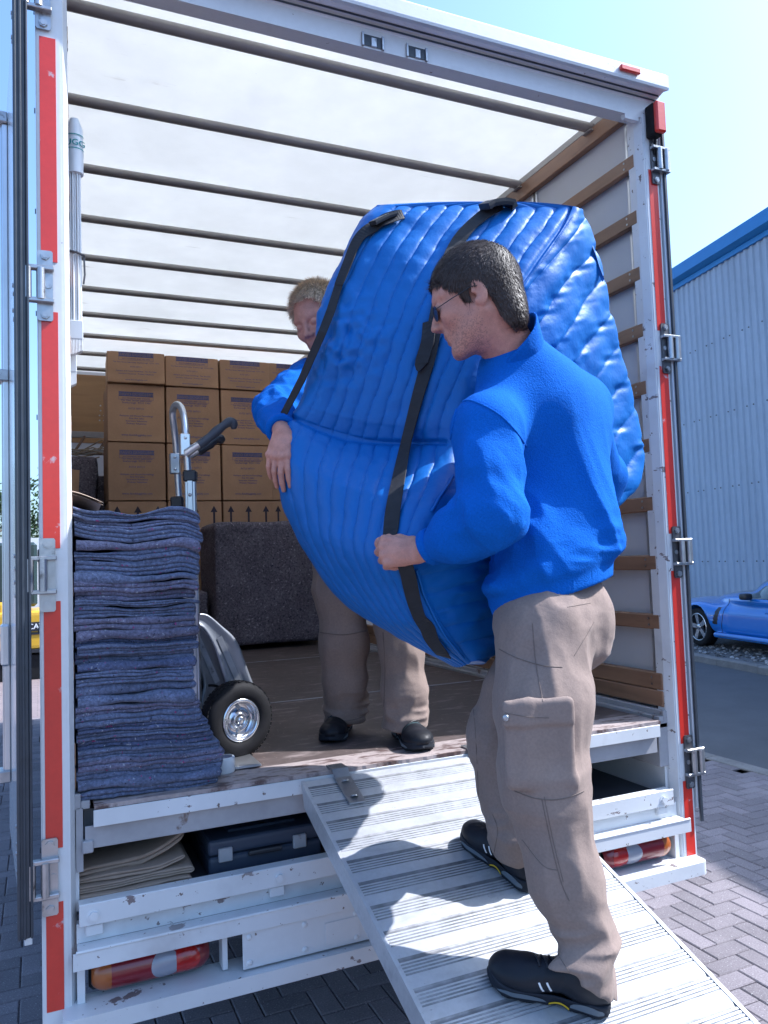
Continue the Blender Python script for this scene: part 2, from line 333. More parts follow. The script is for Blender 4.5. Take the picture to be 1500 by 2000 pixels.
M['stone'] = mat('pale_gravel_stone', (.24, .235, .23), .85, island=.6, bump=(60, .4, .003))
tag(mb.build('gravel', 'stone'), kind='stuff')

# ================================================================ shed on the right
M['cladding'] = mat('pale_grey_blue_cladding', (.36, .43, .52), .5, var=[(.6, .08), (6, .04), (2.5, .08, (1, 1, .12))], mix=[(3, .6, .9, (.28, .37, .48), 5, (1, 1, .15))])
M['bluetrim'] = mat('blue_roof_trim', (.015, .20, .50), .4, var=(2, .08))
HB = 8.4; P1 = CAM + ray(1302, 540)*((HB-CAM[2])/ray(1302, 540)[2]); P2 = CAM + ray(1500, 415)*((HB-CAM[2])/ray(1500, 415)[2])
DB = Vector((P1-P2)); DB.z = 0; DB.normalize(); NB = Vector((DB.y, -DB.x, 0)); P2v = Vector((P2[0], P2[1], 0))
shed = thing('industrial_shed', P2v, 'tall pale blue corrugated steel shed with bright blue eaves trim behind the blue car', 'building')
mb = MB(); per = .2; prof = [(0, 0), (.055, 0), (.08, .035), (.145, .035), (.17, 0)]
pts = []
for k in range(-110, 160):
    for u, o in prof: pts.append((k*per+u, o))
vs = []
for u, o in pts:
    p = P2v + DB*u - NB*o; vs.append((p.x, p.y, .05)); vs.append((p.x, p.y, HB-.42))
mb.add(vs, [(2*i, 2*i+2, 2*i+3, 2*i+1) for i in range(len(pts)-1)])
mb.build('cladding', 'cladding', shed)
mb = MB()
def prism_along(poly, u0, u1, mi=0):
    n = len(poly); vs = []
    for u in (u0, u1):
        for o, z in poly: p = P2v + DB*u + NB*o; vs.append((p.x, p.y, z))
    mb.add(vs, [(i, (i+1) % n, n+(i+1) % n, n+i) for i in range(n)], mi); mb.add(vs, [tuple(range(n)), tuple(range(n, 2*n))], mi)
prism_along([(-.22, HB-.02), (.3, HB+.02), (.3, HB-.34), (-.10, HB-.36), (-.24, HB-.30)], -22, 32)
prism_along([(-.075, HB-.36), (.2, HB-.36), (.2, HB-.47), (-.075, HB-.47)], -22, 32)
mb.build('eaves_trim', 'bluetrim', shed)
mb = MB()
for k in range(-20, 45):
    for zz in (6.3, 4.7, 3.1, 1.5):
        for dd in (.11, .31, ):
            p = P2v + DB*(k*.6+dd) - NB*.038; mb.cyl(p+Vector((0, 0, zz)), p - NB*.012+Vector((0, 0, zz)), .016, 6)
mb.build('fixing_screw', 'dark_metal', shed)
mb = MB(); a = P2v + DB*(-22); b = P2v+DB*32; c = b+NB*14; d = a+NB*14; N3 = Vector((0, 0, HB-.1))
mb.add([a+N3+NB*.3, b+N3+NB*.3, c+N3+Vector((0, 0, 1.2)), d+N3+Vector((0, 0, 1.2)), a+NB*.3, b+NB*.3, c, d], [(0, 1, 2, 3), (1, 2, 6, 5), (0, 3, 7, 4), (3, 2, 6, 7)]); mb.build('roof', 'cladding', shed)
# ================================================================ removal lorry
XL, XR, YF = -.056, 2.352, 5.75           # outer sides, front bulkhead
ZD = 1.12                                 # deck height
ZT = 3.76
truck = thing('box_truck', (1.148, 2.5, 0), 'open white removal lorry box with red reflective strips down its rear posts', 'truck')
def T_(o): return o
# --- rear posts, strips, hinges
def post(sgn):
    x = lambda v: v if sgn < 0 else (XL+XR)-v       # mirror about the centre line
    mb = MB()
    poly = [(x(XL), 0.0), (x(.020), 0.0), (x(.034), .034), (x(.034), .075), (x(XL), .075)]
    mb.prism(poly, .50, 3.66, 'z')
    mb.box((min(x(XL+.004), x(.012)), -.0025, .535), (max(x(XL+.004), x(.012)), 0.0005, 3.64))   # folded face plate
    p = mb.build('post', 'chipped' if sgn > 0 else 'white', truck)
    strips = [(2.708+.0, 3.396), (1.864, 2.558), (1.019, 1.712), (.578, .871)]
    for k, (z0, z1) in enumerate(strips):
        mb = MB(); xs = sorted((x(-.045), x(0.0)))
        mb.box((xs[0], -.0045, z0), (xs[1], -.0026, z1)); tag(mb.build('reflective_strip', 'red', truck))
    mb = MB(); r = random.Random(3+sgn)
    for z in np.arange(.7, 3.6, .31): mb.cyl((x(XL)+(.001 if sgn > 0 else -.001), .03, z), (x(XL)+(.004 if sgn > 0 else -.004), .03, z), .008, 8)
    mb.build('rivet', 'dark_metal', truck)
    # hinges
    for zc in (3.52, 2.633, 1.788, .945):
        if sgn > 0 and zc > 3: zc = 3.44
        mb = MB(); o = -1 if sgn < 0 else 1; xc = x(-.034)
        pl = [(-.017, -.105), (.017, -.105), (.021, -.1), (.021, .1), (.017, .105), (-.017, .105), (-.021, .1), (-.021, -.1)]
        mb.prism([(xc+a, zc+b) for a, b in pl], -.0115, -.005, 'y', 1)
        for s2 in (-.048, .048):
            mb.box((xc+o*(-.012)-.012 if o > 0 else xc-.065, -.030, zc+s2-.006), (xc+.065 if o > 0 else xc+.024, -.006, zc+s2+.006), .002, 0)
        for dx in (.012, .048): mb.cyl((xc+o*dx, -.024, zc-.046), (xc+o*dx, -.024, zc+.046), .012, 14, mi=0)
        mb.box((xc+o*.062-.004, -.028, zc-.05), (xc+o*.062+.004, .02, zc+.05), .001, 0)
        h = mb.build('hinge', ['zinc', 'zinc' if sgn < 0 else 'dark_metal'], truck)
        mb = MB()
        for s2 in (-.088, .088):
            mb.cyl((xc, -.0115, zc+s2), (xc, -.017, zc+s2), .0125, 6, mi=0, smooth=False); mb.cyl((xc, -.017, zc+s2), (xc, -.019, zc+s2), .008, 10)
        mb.cyl((xc-o*.008, -.0115, zc), (xc-o*.008, -.0145, zc), .009, 10); mb.build('bolt', 'zinc', h)
post(-1); post(1)
# --- header with gutter and lip
mb = MB()
mb.prism([(.09, 3.64), (.0, 3.62), (-.002, 3.69), (-.012, 3.70), (-.012, 3.712), (-.022, 3.716), (-.045, 3.722), (-.075, 3.712), (-.078, 3.722), (-.078, 3.772), (-.06, 3.79), (.06, 3.80), (.09, 3.74)], XL-.01, XR+.01, 'x')
mb.prism([(.02, 3.60), (.0, 3.60), (0, 3.625), (.03, 3.625)], 2.19, 2.262, 'x'); mb.build('header', 'white', truck)
mb = MB()
for k, (z, y) in enumerate(((3.699, -.014), (3.714, -.025))): mb.tube([(XL, y, z), (XR, y, z)], .0035, 6)
mb.build('gutter_seal', 'seal', truck)
for x0 in (1.01, 1.185):
    mb = MB(); mb.box((x0, -.0035, 3.627), (x0+.072, -.0015, 3.668), mi=1)
    mb.box((x0-.006, -.010, 3.622), (x0+.002, .0, 3.672), .001); mb.box((x0+.072, -.010, 3.622), (x0+.08, .0, 3.672), .001); mb.box((x0+.03, -.008, 3.626), (x0+.052, .0, 3.66), .002)
    mb.build('lock_keeper', ['zinc', 'seal'], truck)
# red marker lamps
mb = MB(); mb.box((2.10, -.094, 3.735), (2.20, -.078, 3.758), .004); mb.build('marker_lamp', 'red', truck)
mb = MB(); mb.box((2.292, -.050, 3.525), (2.345, -.0, 3.665), .008, mi=1); mb.box((2.294, -.072, 3.53), (2.346, -.048, 3.662), .007, mi=0); mb.cyl((2.32, -.03, 3.52), (2.325, -.01, 3.46), .006, 8, mi=1)
mb.build('marker_lamp', ['red', 'rubber'], truck)
# --- roof, ribs, walls, bulkhead
mb = MB(); mb.box((XL+.02, .07, 3.768), (XR-.02, YF, 3.778)); mb.build('roof', 'roof', truck)
for k in range(10):
    y = .317+.578*k; mb = MB()
    P = [(x, y, 3.742) for x in np.linspace(-.0, 2.285, 16)]; n = 12; vs = []
    for p in P:
        for q in range(n): t = 2*math.pi*q/n; vs.append((p[0], p[1]+.027*math.cos(t), p[2]+.020*math.sin(t)))
    mb.add(vs, [(i*n+q, i*n+(q+1) % n, (i+1)*n+(q+1) % n, (i+1)*n+q) for i in range(15) for q in range(n)], 0, True)
    for xx in (2.265, .02): mb.box((xx-.02, y-.03, 3.715), (xx+.02, y+.03, 3.722), .001)
    mb.build('roof_rib', 'rib', truck)
for s in (-1, 1):
    x = (lambda v: v) if s < 0 else (lambda v: 2.296-v)
    def bx(name, a, b, m, par=truck, bev=0, sub=None):
        lo = (min(x(a[0]), x(b[0])), a[1], a[2]); hi = (max(x(a[0]), x(b[0])), b[1], b[2]); q = MB(); q.box(lo, hi, bev); return q.build(name, m, par)
    bx('side_wall', (XL+.01, .075, 1.02), (-.004, YF, 3.735), 'wallpanel')
    bx('roof_rail', (XL+.012, .07, 3.736), (.030, YF, 3.766), 'rib')
    bx('lashing_slat', (-.0035, .04, 3.659), (.032, YF-.01, 3.735), 'wood', bev=.004)
    for k in range(10):
        z1 = 3.482-.2433*k; bx('lashing_slat', (.004, .04, z1-.062), (.036, YF-.01, z1), 'wood', bev=.005)
    bx('kick_board', (.004, .04, 1.228), (.038, YF-.01, 1.296), 'wood', bev=.004)
    bx('kick_board', (.004, .04, 1.160), (.038, YF-.01, 1.225), 'wood', bev=.004)
    bx('floor_rail', (.004, .03, 1.105), (.05, YF-.01, 1.150), 'greypaint', bev=.003)
    bx('floor_rail', (.05, .03, 1.105), (.075, YF-.01, 1.128), 'greypaint', bev=.002)
    for k in range(9):
        yy = .10+.70*k
        q = MB(); lo, hi = sorted((x(-.0038), x(.004)))
        q.box((lo, yy-.022, 1.15), (hi, yy+.022, 3.659), .001)
        lo2, hi2 = sorted((x(.004), x(.0046)))
        q.box((lo2, yy-.009, 1.15), (hi2, yy+.009, 3.659), mi=1)
        q.build('wall_channel', ['alu', 'dark_metal'], truck)
    q = MB()
    for k in range(10):
        z1 = 3.482-.2433*k
        for yy in (.10, .80, 1.5, 2.2, 2.9):
            for dz in (-.018, -.044):
                xx = x(.0365); q.cyl((xx, yy, z1+dz), (xx+(.002 if s < 0 else -.002), yy, z1+dz), .005, 6)
    q.build('slat_screw', 'zinc', truck)
mb = MB(); mb.box((XL+.01, YF, 1.0), (XR-.01, YF+.04, 3.768)); mb.build('bulkhead', 'wallpanel', truck)
mb = MB(); mb.box((0.0, YF-.012, 3.05), (2.29, YF-.001, 3.735), .002); mb.box((0, YF-.012, 1.12), (2.29, YF-.001, 2.7), .002)
mb.build('bulkhead_lining', 'plywood', truck)
mb = MB(); r = random.Random(3)
for a in (.50, .54, .95, .99, 1.5):
    for z in (3.28, 3.33, 3.38, 3.43): mb.cyl((a+.01*(z > 3.35), YF-.0125, z), (a+.01*(z > 3.35), YF-.016, z), .008, 8)
mb.build('lining_screw', 'zinc', truck)
# --- deck
mb = MB(); mb.box((.085, .16, ZD-.03), (2.20, 1.30, ZD)); mb.box((.085, 1.315, ZD-.03), (2.20, 2.9, ZD)); mb.box((.085, 2.915, ZD-.03), (2.20, YF, ZD)); mb.box((.0, .16, ZD-.04), (2.296, YF, ZD-.008))
mb.build('deck', 'deck', truck)
mb = MB(); mb.box((.085, 1.302, ZD-.02), (2.20, 1.313, ZD+.002)); mb.box((.085, 2.902, ZD-.02), (2.20, 2.913, ZD+.002)); mb.build('deck_joint', 'greypaint', truck)
# worn front board with an uneven edge
n = 160; top = []; r = random.Random(9)
for i in range(n+1):
    x = .085+(2.20-.085)*i/n; top.append((x, -.004+.004*float(vnoise([x*9, 0, 3]))+.003*r.random()))
mb = MB(); vs = []
for x, y in top: vs += [(x, y, ZD-.012), (x, y, ZD), (x, .1598, ZD), (x, .1598, ZD-.012)]
mb.add(vs, [(4*i+k, 4*i+(k+1) % 4, 4*i+4+(k+1) % 4, 4*i+4+k) for i in range(n) for k in range(4)] + [(0, 1, 2, 3), (4*n, 4*n+1, 4*n+2, 4*n+3)])
mb.build('worn_deck_edge', 'deckworn', truck)
mb = MB(); mb.box((.087, .001, ZD-.024), (2.198, .15, ZD-.0125)); mb.build('deck_packing', 'rust', truck)
mb = MB(); mb.box((.082, -.006, 1.060), (2.192, .0, ZD-.013), .001); mb.box((.084, .0, 1.060), (2.19, .05, 1.066)); mb.build('deck_sill', 'chipped', truck)
mb = MB(); mb.box((.060, .016, .995), (2.192, .022, 1.059), .001); mb.box((.060, .022, .995), (2.192, .10, 1.0)); mb.box((.06, .1, .99), (2.19, .14, 1.085)); mb.build('deck_crossmember', 'greypaint', truck)
mb = MB(); mb.box((.052, .008, .985), (.082, .04, 1.02), .003); mb.box((.036, .03, .93), (.055, .3, 1.11)); mb.box((2.215, .03, .93), (2.262, .3, 1.11), .002); mb.build('corner_bracket', 'greypaint', truck)
mb = MB(); mb.box((2.20, .03, 1.085), (2.262, 1.5, 1.10)); mb.build('edge_floor', 'deck', truck)
# --- lower locker: shelf, side, lip
mb = MB(); mb.box((.036, .02, .800), (2.262, 1.3, .815)); mb.build('locker_floor', 'darkshelf', truck)
mb = MB(); mb.box((.034, .045, .70), (.044, 1.3, .985)); mb.box((2.2505, .045, .70), (2.262, 1.3, .985)); mb.build('locker_side', 'white', truck)
mb = MB(); mb.box((.036, 1.3, .70), (2.262, 1.31, 1.0)); mb.box((.036, .15, .986), (2.262, 1.3, .992)); mb.build('locker_back', 'black', truck)
mb = MB(); mb.box((.040, -.022, .795), (2.228, -.016, .856), .002); mb.box((.040, -.016, .846), (2.228, .03, .852)); mb.build('locker_lip', 'chipped', truck)
mb = MB()
for xx in (.078, .62, 1.7, 2.175): mb.cyl((xx, -.022, .822), (xx, -.031, .822), .013, 6, smooth=False); mb.cyl((xx, -.022, .822), (xx, -.0235, .822), .019, 14)
mb.build('lip_bolt', 'white', truck)
mb = MB()
for xx in (.075, .61, 1.69, 2.17): mb.box((xx-.018, -.014, .762), (xx+.03, .004, .794), .003)
mb.build('lip_bracket', 'chipped', truck)
mb = MB(); mb.box((.034, .005, .742), (2.262, .011, .795)); mb.box((.034, -.052, .735), (2.262, .006, .741), .001); mb.box((.022, -.058, .694), (2.274, -.052, .741), .001)
mb.tube([(.03, -.056, .743), (2.27, -.056, .743)], .005, 8); mb.build('ledge', 'chipped', truck)
mb = MB(); mb.box((.495, -.050, .585), (1.80, -.044, .694), .002); mb.box((.44, -.02, .585), (.455, .03, .70)); mb.build('rear_plate', 'white', truck)
mb = MB()
for xx in (.515, .69, .86, 1.03, 1.2, 1.6): 
    for zz in (.603, .677): mb.lathe((xx, -.050, zz), (0, -1, 0), [(.0095, 0), (.008, .003), (.004, .0045), (0, .005)], 12)
mb.box((.755, -.0525, .600), (.872, -.0505, .667), .0006); mb.build('plate_rivet', 'white', truck)
# lower bar (underrun bar) with rounded ends
mb = MB(); n = 10; out = []
x0, x1, y0, y1, rr = -.005, 2.335, -.078, .05, .03
out = [(x0+rr-rr*math.sin(t), y0+rr-rr*math.cos(t)) for t in np.linspace(0, math.pi/2, n)][::-1] + [(x1-rr+rr*math.sin(t), y0+rr-rr*math.cos(t)) for t in np.linspace(0, math.pi/2, n)] + [(x1, y1), (x0, y1)]
mb.prism(out, .530, .578, 'z'); mb.build('underrun_bar', 'chipped', truck)
mb = MB()
for s in (-1, 1):
    xa = (.034, .055) if s < 0 else (2.241, 2.262); mb.box((xa[0], .0, .578), (xa[1], .05, .70), .001)
mb.build('bar_bracket', 'white', truck)
def tail_lamp(sgn):
    x = (lambda v: v) if sgn < 0 else (lambda v: 2.296-v)
    e = truck; mb = MB(); zc, yc, R = .637, .034, .046
    def seg(u0, u1, m, name):
        q = MB(); n = 16; G = []
        for u in np.linspace(u0, u1, 14):
            k = 1.0
            if u < .115: k = math.sqrt(max(0, 1-((.115-u)/.047)**2))*.9+.1
            if u > .365: k = math.sqrt(max(0, 1-((u-.365)/.045)**2))*.85+.15
            G.append([(x(u), yc-.040*k*math.sin(t)-.01, zc+R*k*math.cos(t)) for t in np.linspace(0, math.pi, n)])
        q.grid(np.array(G)); return q.build(name, m, e)
    seg(.072, .125, 'lampamber', 'indicator_lens'); seg(.125, .30, 'lampred', 'brake_lens'); seg(.30, .405, 'lampred', 'fog_lens')
    for cx, mt, nm, rr in ((.275, 'lampclear', 'reversing_lens', .041), (.335, 'lampredbright', 'stop_lens', .040)):
        q = MB(); G = []
        for a in np.linspace(0, 1, 8):
            row = []
            for t in np.linspace(0, 2*math.pi, 25)[:-1]:
                dx, dz = a*rr*math.cos(t), a*rr*math.sin(t); yb = yc-.010-.040*math.sqrt(max(0, 1-(dz/R)**2))
                row.append((x(cx+dx), yb-.004*(1-a**4)-.0005, zc+dz))
            G.append(row)
        q.grid(np.array(G), closev=True); q.build(nm, mt, e)
    q = MB(); lo, hi = sorted((x(.066), x(.412))); q.box((lo, .026, .590), (hi, .08, .686), .012); q.build('lamp_housing', 'black', e)
tail_lamp(-1); tail_lamp(1)
# --- chassis and wheels (mostly in the dark below)
mb = MB(); mb.box((.62, .2, .62), (.70, 7.4, .86)); mb.box((1.6, .2, .62), (1.68, 7.4, .86)); mb.box((.6, 1.6, .55), (1.7, 1.72, .65)); mb.build('chassis', 'rubber', truck)
for xx in (.1, 1.92):
    mb = MB(); mb.lathe((xx, 1.95, .42), (1, 0, 0), [(.2, 0), (.40, .01), (.42, .04), (.42, .22), (.40, .26), (.2, .27)], 40); mb.build('wheel', 'rubber', truck)
# cab
mb = MB(); prof = [(5.9, .55), (5.9, 2.55), (6.9, 2.62), (7.35, 2.3), (7.75, 1.6), (7.8, .55)]
mb.prism(prof, .05, 2.25, 'x'); mb.build('cab', 'white', truck)

# --- rear doors swung right round
def rear_door(sgn):
    if sgn < 0:
        c = Vector((-.100, -.006, 0)); d = Vector((-.065, 1, 0)).normalized(); n = Vector((-d.y, d.x, 0)); zb = .80
    else:
        c = Vector((2.382, -.006, 0)); d = Vector((0, 1, 0)); n = Vector((1, 0, 0)); zb = .735
    Wd = 1.13
    Tm = Matrix(((d.x, n.x, 0, c.x), (d.y, n.y, 0, c.y), (0, 0, 1, 0), (0, 0, 0, 1)))
    mb = MB(); mb.box((.0, -.020, zb-.03 if sgn < 0 else zb+.02), (Wd, .0, 3.74), .002, T=Tm)
    o = mb.build('rear_door', 'doorwhite', truck)
    mb = MB()
    if sgn < 0:
        mb.box((-.030, -.016, zb), (-.001, .018, 3.76), .004, T=Tm); mb.box((-.034, -.004, zb), (-.028, .004, 3.76), .002, T=Tm); mb.box((-.034, .010, zb), (-.028, .017, 3.76), .002, T=Tm); mb.box((-.034, -.021, zb), (-.026, -.014, 3.76), .002, T=Tm)
    else:
        mb.box((-.012, -.014, zb-.03), (-.001, .0, 3.60), .002, T=Tm)
    mb.build('door_seal', 'seal', o)
    if sgn < 0:
        mb = MB(); mb.box((.93, .001, zb+.22), (.985, .022, 3.60), .003, T=Tm); mb.box((.945, .022, zb+.22), (.97, .027, 3.60), .001, T=Tm); mb.build('lock_rod', 'alu', o)
        for z in (3.60, 2.55, zb+.20):
            mb = MB(); mb.box((.915, .001, z), (1.0, .040, z+.045), .004, T=Tm); mb.build('rod_bracket', 'zinc', o)
        mb = MB(); mb.box((.905, .001, 1.44), (1.01, .034, 1.60), .008, T=Tm); mb.build('handle', 'alu', o)
        mb = MB()
        for zc in (3.52, 2.633, 1.788, .98):
            for i_, dz in enumerate((-.06, -.02, .02, .06)):
                u = .16+.04*(i_ % 2); mb.cyl(Tm @ Vector((u, .001, zc+dz)), Tm @ Vector((u, .014, zc+dz)), .007, 6, smooth=False)
        mb.build('bolt', 'zinc', o)
rear_door(-1); rear_door(1)

# ================================================================ loading ramp
RA = math.atan(.361); rc, rs_ = math.cos(RA), math.sin(RA)
ramp = thing('loading_ramp', (1.068, -1.5, 0), 'ribbed aluminium walk ramp hooked over the lorry deck edge', 'ramp')
def RP(x, s, h=0.0): return (x, -.02 - s*rc + h*rs_, 1.102 - s*rs_ + h*rc)
Lr = 1.10/rs_
prof = []; s = 0.0
while s < Lr-.09:
    prof += [(s, 0), (s+.030, -.0004), (s+.034, -.0022), (s+.039, -.0022), (s+.043, 0)]
    q = s+.043
    for k in range(4): prof += [(q+.0045, 0), (q+.0055, -.0022), (q+.0085, -.0022), (q+.0095, 0)]; q += .0095
    s = q+.006
prof.append((Lr, 0))
mb = MB(); vs = []
for a, h in prof: vs += [RP(.712, a, h), RP(1.424, a, h)]
for i in range(len(prof)-1): mb.f.append((2*i, 2*i+1, 2*i+3, 2*i+2)); mb.m.append(1 if (prof[i][1] < -.001 or prof[i+1][1] < -.001) else 0); mb.sm.append(False)
mb.v.extend(vs)
mb.add([RP(.712, 0, -.004), RP(1.424, 0, -.004), RP(1.424, Lr, -.004), RP(.712, Lr, -.004), RP(.712, 0, -.03), RP(1.424, 0, -.03), RP(1.424, Lr, -.03), RP(.712, Lr, -.03)], [(4, 5, 6, 7), (0, 1, 5, 4), (2, 3, 7, 6)])
M['groove'] = mat('dirty_ramp_groove', (.20, .205, .22), .55, .4, var=[(30, .5), (4, .3, (1, 3, 3))])
mb.build('tread_plate', ['ramp', 'groove'], ramp)
for xa, xb in ((.700, .7115), (1.4245, 1.436)):
    mb = MB(); hs = (-.078, .003)
    vs = [RP(x, a, h) for a in (0, Lr) for x, h in ((xa, hs[0]+(0 if a else 0)), (xb, hs[0]), (xb, hs[1]), (xa, hs[1]))]
    mb.add(vs, [(0, 1, 2, 3), (4, 5, 6, 7), (0, 1, 5, 4), (1, 2, 6, 5), (2, 3, 7, 6), (3, 0, 4, 7)])
    mb.build('side_rail', 'ramp', ramp)
for xc in (.835, 1.345):
    w = .027; mb = MB(); path = [(.055, 0.0), (.0, .0)]
    pts = [(.040, 1.1265), (-.012, 1.1265)] ; vs = []
    cs = [(.045, 1.1215), (-.012, 1.1215)] + [RP(0, a, .0042)[1:] for a in (.02, .155)] ; ct = [(.045, 1.1265), (-.014, 1.1265)] + [RP(0, a, .0092)[1:] for a in (.02, .155)]
    for (ya, za), (yb, zb) in zip(cs, ct): vs += [(xc-w, ya, za), (xc+w, ya, za), (xc+w, yb, zb), (xc-w, yb, zb)]
    mb.add(vs, [(4*i+k, 4*i+(k+1) % 4, 4*i+4+(k+1) % 4, 4*i+4+k) for i in range(3) for k in range(4)]+[(0, 1, 2, 3), (12, 13, 14, 15)])
    h = mb.build('hook_plate', 'zinc', ramp); mb = MB(); nrm = Vector((0, rs_, rc))
    for a in (.045, .125): mb.lathe(Vector(RP(xc, a, .0092)), nrm, [(.0125, 0), (.0115, .004), (.006, .0065), (0, .007)], 14)
    mb.build('bolt', 'zinc', h)
# ================================================================ cartons at the front of the load
def carton_mesh(w, d, h, kind):
    mb = MB(); mb.box((-w/2+.003, 0, .002), (w/2-.003, d, h-.002), .004)
    mb.box((-w/2+.03, -.0007, h-.006), (w/2-.03, .02, h-.0015), .001)
    F = frame3((0, -.0012, 0), (1, 0, 0), (0, 0, 1))
    def tx(t, size, z, x=0, mi=1, bold=0): put_text(mb, t, size, F @ Matrix.Translation((x, z, 0)), mi, bold)
    def rect(x0, z0, x1, z1, mi, e=0): mb.add([F @ Vector(q) for q in ((x0, z0, e), (x1, z0, e), (x1, z1, e), (x0, z1, e))], [(0, 1, 2, 3)], mi)
    def ring(x0, z0, x1, z1, t=.0022):
        for a in ((x0, z0, x1, z0+t), (x0, z1-t, x1, z1), (x0, z0, x0+t, z1), (x1-t, z0, x1, z1)): rect(*a, 1)
    if kind in ('full', 'flat'):
        k = 1.0; top = .87*h if kind == 'full' else .985*h; bw = .137
        rect(-bw, top-.040, bw, top, 1); ring(-bw, top-.068, bw, top)
        tx('DAVID DUGGLEBY', .033, top-.032, mi=2, bold=.001)
        for v in range(len(mb.v)): pass
        tx('AUCTIONEERS AND VALUERS', .0165, top-.0605, bold=.0006)
        if kind == 'full':
            for t, z, s in (('The Vine Street Salerooms', .705, .0225), ('Scarborough  YO11 1XN', .665, .0215), ('01723 507111', .565, .022), ('Antiques and House Furnishings', .44, .0205), ('Fine Art Sales', .395, .0205), ('Insurance Valuations', .35, .0205), ('Probate Valuations', .305, .0205), ('www.davidduggleby.com', .105, .024)):
                tx(t, s, z*h, bold=.0008)
        else:
            for t, z, s in (('The Vine Street Salerooms  Scarborough  YO11 1XN', .64, .0165), ('01723 507111', .50, .0165), ('Antiques and House Furnishings   Fine Art Sales', .36, .0165), ('Insurance Valuations   Probate Valuations', .27, .0165), ('www.davidduggleby.com', .08, .0175)):
                tx(t, s, z*h, bold=.0006)
    elif kind == 'arrows':
        for x in (-.16, 0, .16):
            a = .60*h; rect(x-.009, a, x+.009, a+.105, 3); mb.add([F @ Vector(q) for q in ((x-.030, a+.10, 0), (x+.030, a+.10, 0), (x, a+.155, 0))], [(0, 1, 2)], 3)
    return mb
M['carton_text'] = mat('cardboard_coloured_lettering', (.24, .17, .16), .75)
protos = {}
for kind, h in (('full', .487), ('flat', .262), ('arrows', .487)):
    mb = carton_mesh(.458, .44, h, kind)
    # lettering on the banner is proud of the banner
    me_o = None; vs = mb.v
    for fi, f in enumerate(mb.f):
        if mb.m[fi] == 2:
            for i in f: vs[i] = (vs[i][0], -.0022, vs[i][2])
    o = mb.build('carton', ['carton', 'ink', 'carton_text', 'inkdark']); protos[kind] = o.data; bpy.data.objects.remove(o)
cols = [.695, 1.168, 1.632, 2.045]; CN = ['first', 'second', 'third', 'fourth']
rows = [(1.12, .24, 'plain', 'floor row'), (1.372, .487, 'arrows', 'row below the arrows')]
def place_carton(kind, x, z, label, yo=0, rz=0.0, sx=1.0):
    o = bpy.data.objects.new('carton', protos[kind]); COL.objects.link(o); o.location = (x, 4.31+yo, z); o.rotation_euler = (0, 0, rz); o.scale = (sx, 1, 1)
    return tag(o, label, 'cardboard box', 'printed cardboard cartons stacked at the front of the load')
r = random.Random(6)
for k, (x, cn) in enumerate(zip(cols, CN)):
    sx = [1.02, 1.0, .98, .9][k]
    place_carton('arrows', x, 1.374, 'brown arrow-marked carton low down, %s column from the left, under the fully seen arrows' % cn, .01, 0, sx)
    place_carton('arrows', x, 1.866, 'brown carton with upright arrows, %s column from the left of the carton stack' % cn, .0, 0, sx)
    place_carton('full', x, 2.359, 'brown carton printed in blue, %s column from the left, just above the arrow cartons' % cn, r.uniform(-.01, .01), r.uniform(-.01, .01), sx)
    place_carton('full', x, 2.851, 'brown carton printed in blue, %s column from the left, one below the top' % cn, r.uniform(-.01, .01), r.uniform(-.01, .01), sx)
    place_carton('flat', x+(-.005 if k else 0), 3.343, 'shallow brown carton topping the %s column from the left' % cn, -.01 if k else -.04, r.uniform(-.015, .015)-(.03 if k == 0 else 0), sx)
    place_carton('flat', x, 1.118, 'shallow brown carton on the floor under the %s column from the left' % cn, .012, 0, sx)

# ================================================================ felt covered furniture
def soft_box(name, lo, hi, m, seed, amp=.012, n=26, hem=.0, drape=True):
    """a blanket hanging over a box: rounded box with folds, open hem wavy"""
    lo = np.array(lo); hi = np.array(hi); c = (lo+hi)/2; s = (hi-lo)/2; mb = MB(); b = bmesh.new(); bmesh.ops.create_cube(b, size=2); bmesh.ops.subdivide_edges(b, edges=list(b.edges), cuts=n, use_grid_fill=True)
    P = np.array([v.co[:] for v in b.verts]); R = .05/np.maximum(s, .05)
    Q = P*s; inner = s-.035; core = np.clip(Q, -inner, inner); d = Q-core; L = np.linalg.norm(d, axis=1, keepdims=True); Q = np.where(L > 1e-9, core+d/np.maximum(L, 1e-9)*np.minimum(L, .035), Q)
    zz = (Q[:, 2]+s[2])/(2*s[2]); f = vnoise(np.stack([Q[:, 0]*6+seed, Q[:, 1]*6, Q[:, 2]*1.2], 1))*amp*(1.6-zz) + vnoise(Q*17+seed)*amp*.25
    nrm = d/np.maximum(L, 1e-9); Q = Q+nrm*f[:, None]; Q[:, 2] -= np.where(zz < .02, hem*(.5+.5*vnoise(np.stack([Q[:, 0]*3, Q[:, 1]*3, Q[:, 0]*0+seed], 1))), 0)
    for v, q in zip(b.verts, Q+c): v.co = q
    mb.bm(b, 0, True); return mb.build(name, m)
tag(soft_box('felt_covered_cabinet', (1.19, 3.62, 1.16), (2.06, 4.25, 2.135), 'feltdark', 3), 'large square cabinet covered in dark felt standing before the cartons', 'covered furniture')
tag(soft_box('felt_covered_crate', (.98, 3.78, 1.13), (1.17, 4.24, 1.60), 'feltdark', 8, n=14), 'low narrow crate covered in dark felt left of the big felt cabinet', 'covered furniture')
tag(soft_box('felt_covered_chair', (.05, 4.6, 1.13), (.40, 5.2, 2.75), 'feltdark', 13, amp=.05, n=30), 'tall thing draped in dark felt left of the cartons', 'covered furniture')
tag(soft_box('felt_covered_board', (.40, 4.75, 1.13), (.5, 5.3, 2.62), 'feltdark', 21, amp=.03, n=24), 'narrow felt-wrapped panel between the draped felt shape and the cartons', 'covered furniture')
mb = MB(); G = np.zeros((14, 12, 3))
